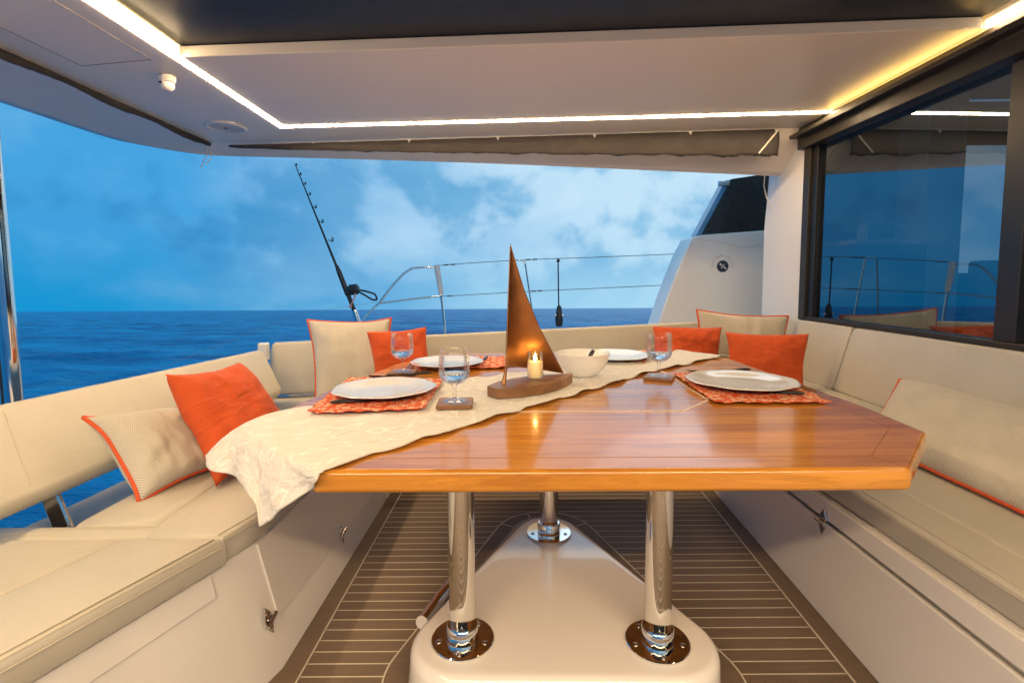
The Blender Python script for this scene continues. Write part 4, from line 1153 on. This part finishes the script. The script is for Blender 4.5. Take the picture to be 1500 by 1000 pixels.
def utensil(name, label, a, b, kind, z):
    a, b = V((a.x, a.y, z)), V((b.x, b.y, z)); L = (b - a).length; d = (b - a) / L; s = V((-d.y, d.x, 0))
    t = thing(name, label, name.split('_')[-1], tuple(a), 'cutlery')
    mb = MB(); n_ = 8
    mb.tube([lerp(a, b, .52 * k / n_) + V((0, 0, .006 + .002 * math.sin(k))) for k in range(n_ + 1)], [.004, .0058, .0062, .0062, .006, .0056, .005, .0044, .0034], 10)
    mb.build('handle', M['black'], t)
    mb = MB()
    if kind == 'knife':
        st = [(.5, .004), (.58, .006), (.7, .010), (.85, .0105), (.95, .008), (1.0, .002)]
        mb.loft([[lerp(a, b, k) + s * (w * .6) + V((0, 0, .0058)), lerp(a, b, k) + s * (w * .6) + V((0, 0, .0072)), lerp(a, b, k) - s * w + V((0, 0, .0068)), lerp(a, b, k) - s * w + V((0, 0, .0062))] for k, w in st])
        mb.build('blade', M['cutlery'], t)
    else:
        mb.tube([lerp(a, b, .5) + V((0, 0, .007)), lerp(a, b, .62) + V((0, 0, .009)), lerp(a, b, .74) + V((0, 0, .006))], [.0032, .003, .004], 8)
        mb.slab([lerp(a, b, .73) + s * .005 + V((0, 0, .0055)), lerp(a, b, .73) - s * .005 + V((0, 0, .0055)), lerp(a, b, .82) - s * .012 + V((0, 0, .005)), lerp(a, b, .82) + s * .012 + V((0, 0, .005))], (0, 0, .002))
        for q_ in (-.0105, -.0035, .0035, .0105):
            mb.tube([lerp(a, b, .815) + s * q_ + V((0, 0, .006)), lerp(a, b, .92) + s * q_ + V((0, 0, .007)), b + s * q_ + V((0, 0, .011))], [.0019, .0018, .001], 6)
        mb.build('tines', M['cutlery'], t)
    return t
zk = TZ + .0185
utensil('table_knife', 'black handled knife on the left placemat in front of the plate', Pz(484, 592, zk), Pz(612, 583, zk), 'knife', zk)
utensil('table_fork', 'fork behind the plate on the left placemat', Pz(631, 548, zk), Pz(540, 554, zk), 'fork', zk)
zk = TZ + .0085
utensil('table_fork', 'dark fork on the far left placemat right of its plate', Pz(714, 524, zk), Pz(698, 535, zk), 'fork', zk)
utensil('table_knife', 'knife left of the far left plate beside the first wine glass', Pz(606, 529, zk), Pz(598, 541, zk), 'knife', zk)
utensil('table_knife', 'dark knife in front of the plate on the right placemat', Pz(1178, 579, zk), Pz(1074, 571, zk), 'knife', zk)
utensil('table_fork', 'dark handled fork behind the plate on the right placemat', Pz(1099, 543, zk), Pz(1006, 546, zk), 'fork', zk)

GG = 'stemmed water glasses on coasters'
def make_glass(label):
    t = thing('water_glass', label, 'glass', (0, 0, 0), GG)
    prof = [(.0375, .0), (.038, .002), (.030, .0042), (.012, .007), (.0062, .012), (.0056, .030), (.0062, .046), (.012, .054), (.030, .061), (.0445, .074), (.0500, .092), (.0505, .115), (.0485, .145), (.0462, .170),
            (.0455, .1708), (.0448, .170), (.0468, .145), (.0486, .115), (.0480, .092), (.0425, .0765), (.029, .0645), (.012, .0585), (.002, .0575)]
    mb = MB(); mb.lathe(prof, (0, 0, 0), 56); mb.build('goblet', M['glass'], t, angle=60)
    prof = [(.002, .0582), (.012, .0592), (.0286, .0652), (.0421, .0772), (.0472, .090), (.0465, .0906), (.002, .0906)]
    mb = MB(); mb.lathe(prof, (0, 0, 0), 48); mb.build('water', M['water'], t, angle=60)
    return t
def make_coaster(label):
    o = MB(); s = .057
    q = [(a * s + c * .006, b * s + e * .006) for a, b, c, e in ((-1, -1, 1, 0), (1, -1, -1, 0), (1, -1, 0, 1), (1, 1, 0, -1), (1, 1, -1, 0), (-1, 1, 1, 0), (-1, 1, 0, -1), (-1, -1, 0, 1))]
    o.prism(q, 0, .013); r = o.build('coaster', M['coaster'], bevel=.002, origin=(0, 0, 0))
    return tag(r, label, 'coaster', 'square wooden coasters')
gs = [((666, 587), .012, .04, 1.0, 'water glass at the front, standing on the runner', 'square wooden coaster lying on the runner under the front glass'),
      ((590, 543), .001, -.1, .98, 'water glass at the far left before the orange pillow', 'square wooden coaster on bare wood at the far left'),
      ((965, 550), .001, -.45, 1.04, 'water glass at the right side of the table', 'square wooden coaster beside the right placemat')]
g0 = make_glass(gs[0][4]); k0 = make_coaster(gs[0][5])
for i, (pq, dz, rot, s, lb, lc_) in enumerate(gs):
    c = Pz(*pq, TZ + dz + .013)
    g = g0 if i == 0 else dup(g0, (0, 0, 0), 0, lb)
    k = k0 if i == 0 else dup(k0, (0, 0, 0), 0, lc_)
    g.location = (c.x, c.y, TZ + dz + .0135); g.scale = (s, s, s); k.location = (c.x + .002, c.y - .004, TZ + dz); k.rotation_euler = (0, 0, rot)

# bowl and spoon
bc = Pz(853, 549, TZ + .012)
mb = MB(); w_ = lambda a, r: .02 * math.sin(2 * a + .6) * (r / .11)
mb.lathe([(.045, 0), (.052, .001), (.06, .004), (.086, .03), (.104, .062), (.114, .094), (.1155, .0975), (.1135, .0985), (.1105, .095), (.100, .062), (.08, .03), (.05, .012), (.01, .010)], (bc.x, bc.y, TZ + .0105), 64, w_)
tag(mb.build('serving_bowl', M['bowl'], angle=60), 'cream white bowl on the runner beside the copper sail', 'bowl')
sa, sb = P(870, 512, bc.y - .02), P(858, 531, bc.y + .01)
sp_ = thing('serving_spoon', 'dark metal spoon standing in the white bowl', 'spoon', tuple(V((bc.x, bc.y, TZ + .03))))
d = (sb - sa).normalized()
mb = MB(); mb.tube([sa, lerp(sa, sb, .25), lerp(sa, sb, .6), sb, sb + d * .05], [.006, .009, .007, .0045, .004], 10); mb.build('handle', M['cutlery'], sp_)
mb = MB(); mb.ball(sb + d * .07, .022, 14, (1, .6, 1)); mb.build('spoon_bowl', M['cutlery'], sp_)

# ------------------------------------------------------------------ copper sailing boat sculpture and candle
BZ0, BZ1 = TZ + .010, TZ + .046
La, Ra = Pz(721, 567, BZ1), Pz(838, 546.5, BZ1)
SS = thing('sail_sculpture', 'copper sailing boat sculpture on a wooden hull shaped base', 'sculpture', (*(((La + Ra) / 2)[:2]), BZ0))
ax = (Ra - La); Lh = ax.length; ax = ax / Lh; sx_ = V((-ax.y, ax.x, 0))
half = [(0, .030), (.06, .045), (.2, .068), (.4, .080), (.6, .072), (.8, .048), (.95, .016), (1.0, .003)]
q = [La + ax * Lh * t - sx_ * w for t, w in half] + [La + ax * Lh * t + sx_ * w for t, w in half[::-1]]
mb = MB(); mb.loft([[V((p.x, p.y, BZ0)) + (p - (La + Ra) / 2) * -.0 for p in q], [V((p.x, p.y, BZ1)) for p in q]])
mb.build('hull_base', M['base_wood'], SS, bevel=.003)
mf = Pz(738, 561, BZ1); mf = mf + ax * 0
tipp = P(747.5, 357, mf.y + .03); Ap = P(741, 541, mf.y + .005); clew = Pz(826, 546.5, BZ1 + .004)
mb = MB(); mb.tube([mf, mf + V((0, 0, .004)), lerp(mf, Ap, .5), Ap, lerp(Ap, tipp, .35), lerp(Ap, tipp, .98)], [.010, .0085, .0065, .0045, .003, .0015], 14)
mb.build('mast', M['copper'], SS)
lch = [tipp, P(768, 424, lerp(tipp, clew, .34).y), P(790, 478, lerp(tipp, clew, .62).y), P(812, 520, lerp(tipp, clew, .84).y), clew]
def sail(u, v):     # u down, v from mast to leech
    a = lerp(tipp, Ap, u); b = poly_at(lch, u)
    p = lerp(a, b, v)
    w = (b - a).length
    back = V((-.35, .93, 0))
    foot = -.018 * math.sin(PI * v) * max(0, u - .9) * 10 * 0
    return p + back * (.30 * w * math.sin(PI * v ** .8) * (.4 + .6 * u)) + V((0, 0, .0))
mb = MB(); mb.grid(lambda u, v: sail(max(u, .004), v), 48, 20); mb.build('sail', M['copper'], SS, solid=.003, angle=180)

cc = Pz(784, 553.5, BZ1)
CH = thing('candle_holder', 'lit ivory candle in a clear glass on the sculpture base', 'candle', (cc.x, cc.y, BZ1))
z = BZ1 + .001
mb = MB(); mb.lathe([(.0305, 0), (.0315, .001), (.0315, .099), (.0308, .100), (.0300, .099), (.0300, .004), (.002, .0035)], (cc.x, cc.y, z), 40); mb.build('glass_cylinder', M['glass'], CH, angle=50)
mb = MB(); mb.lathe([(.0285, .0045), (.0290, .006), (.0290, .060), (.0275, .0625), (.012, .060), (.002, .0595)], (cc.x, cc.y, z), 36); wx = mb.build('wax', M['wax'], CH, angle=50)
mb = MB(); mb.lathe([(.001, .0605), (.0046, .067), (.0062, .0735), (.005, .081), (.0022, .089), (.0006, .094)], (cc.x, cc.y, z), 16); mb.build('flame', M['flame'], wx, angle=80)

# ------------------------------------------------------------------ render settings
vs = sc.view_settings
sc.display_settings.display_device = 'sRGB'
vs.view_transform = 'Standard'; vs.look = 'None'; vs.exposure = 0.1; vs.gamma = 1.0; vs.use_curve_mapping = False
sc.render.engine = 'CYCLES'
cy = sc.cycles
cy.use_denoising = True
cy.max_bounces = 10; cy.diffuse_bounces = 5; cy.glossy_bounces = 6; cy.transmission_bounces = 10; cy.transparent_max_bounces = 12
cy.sample_clamp_indirect = 4.0; cy.blur_glossy = .5
cy.use_light_tree = True
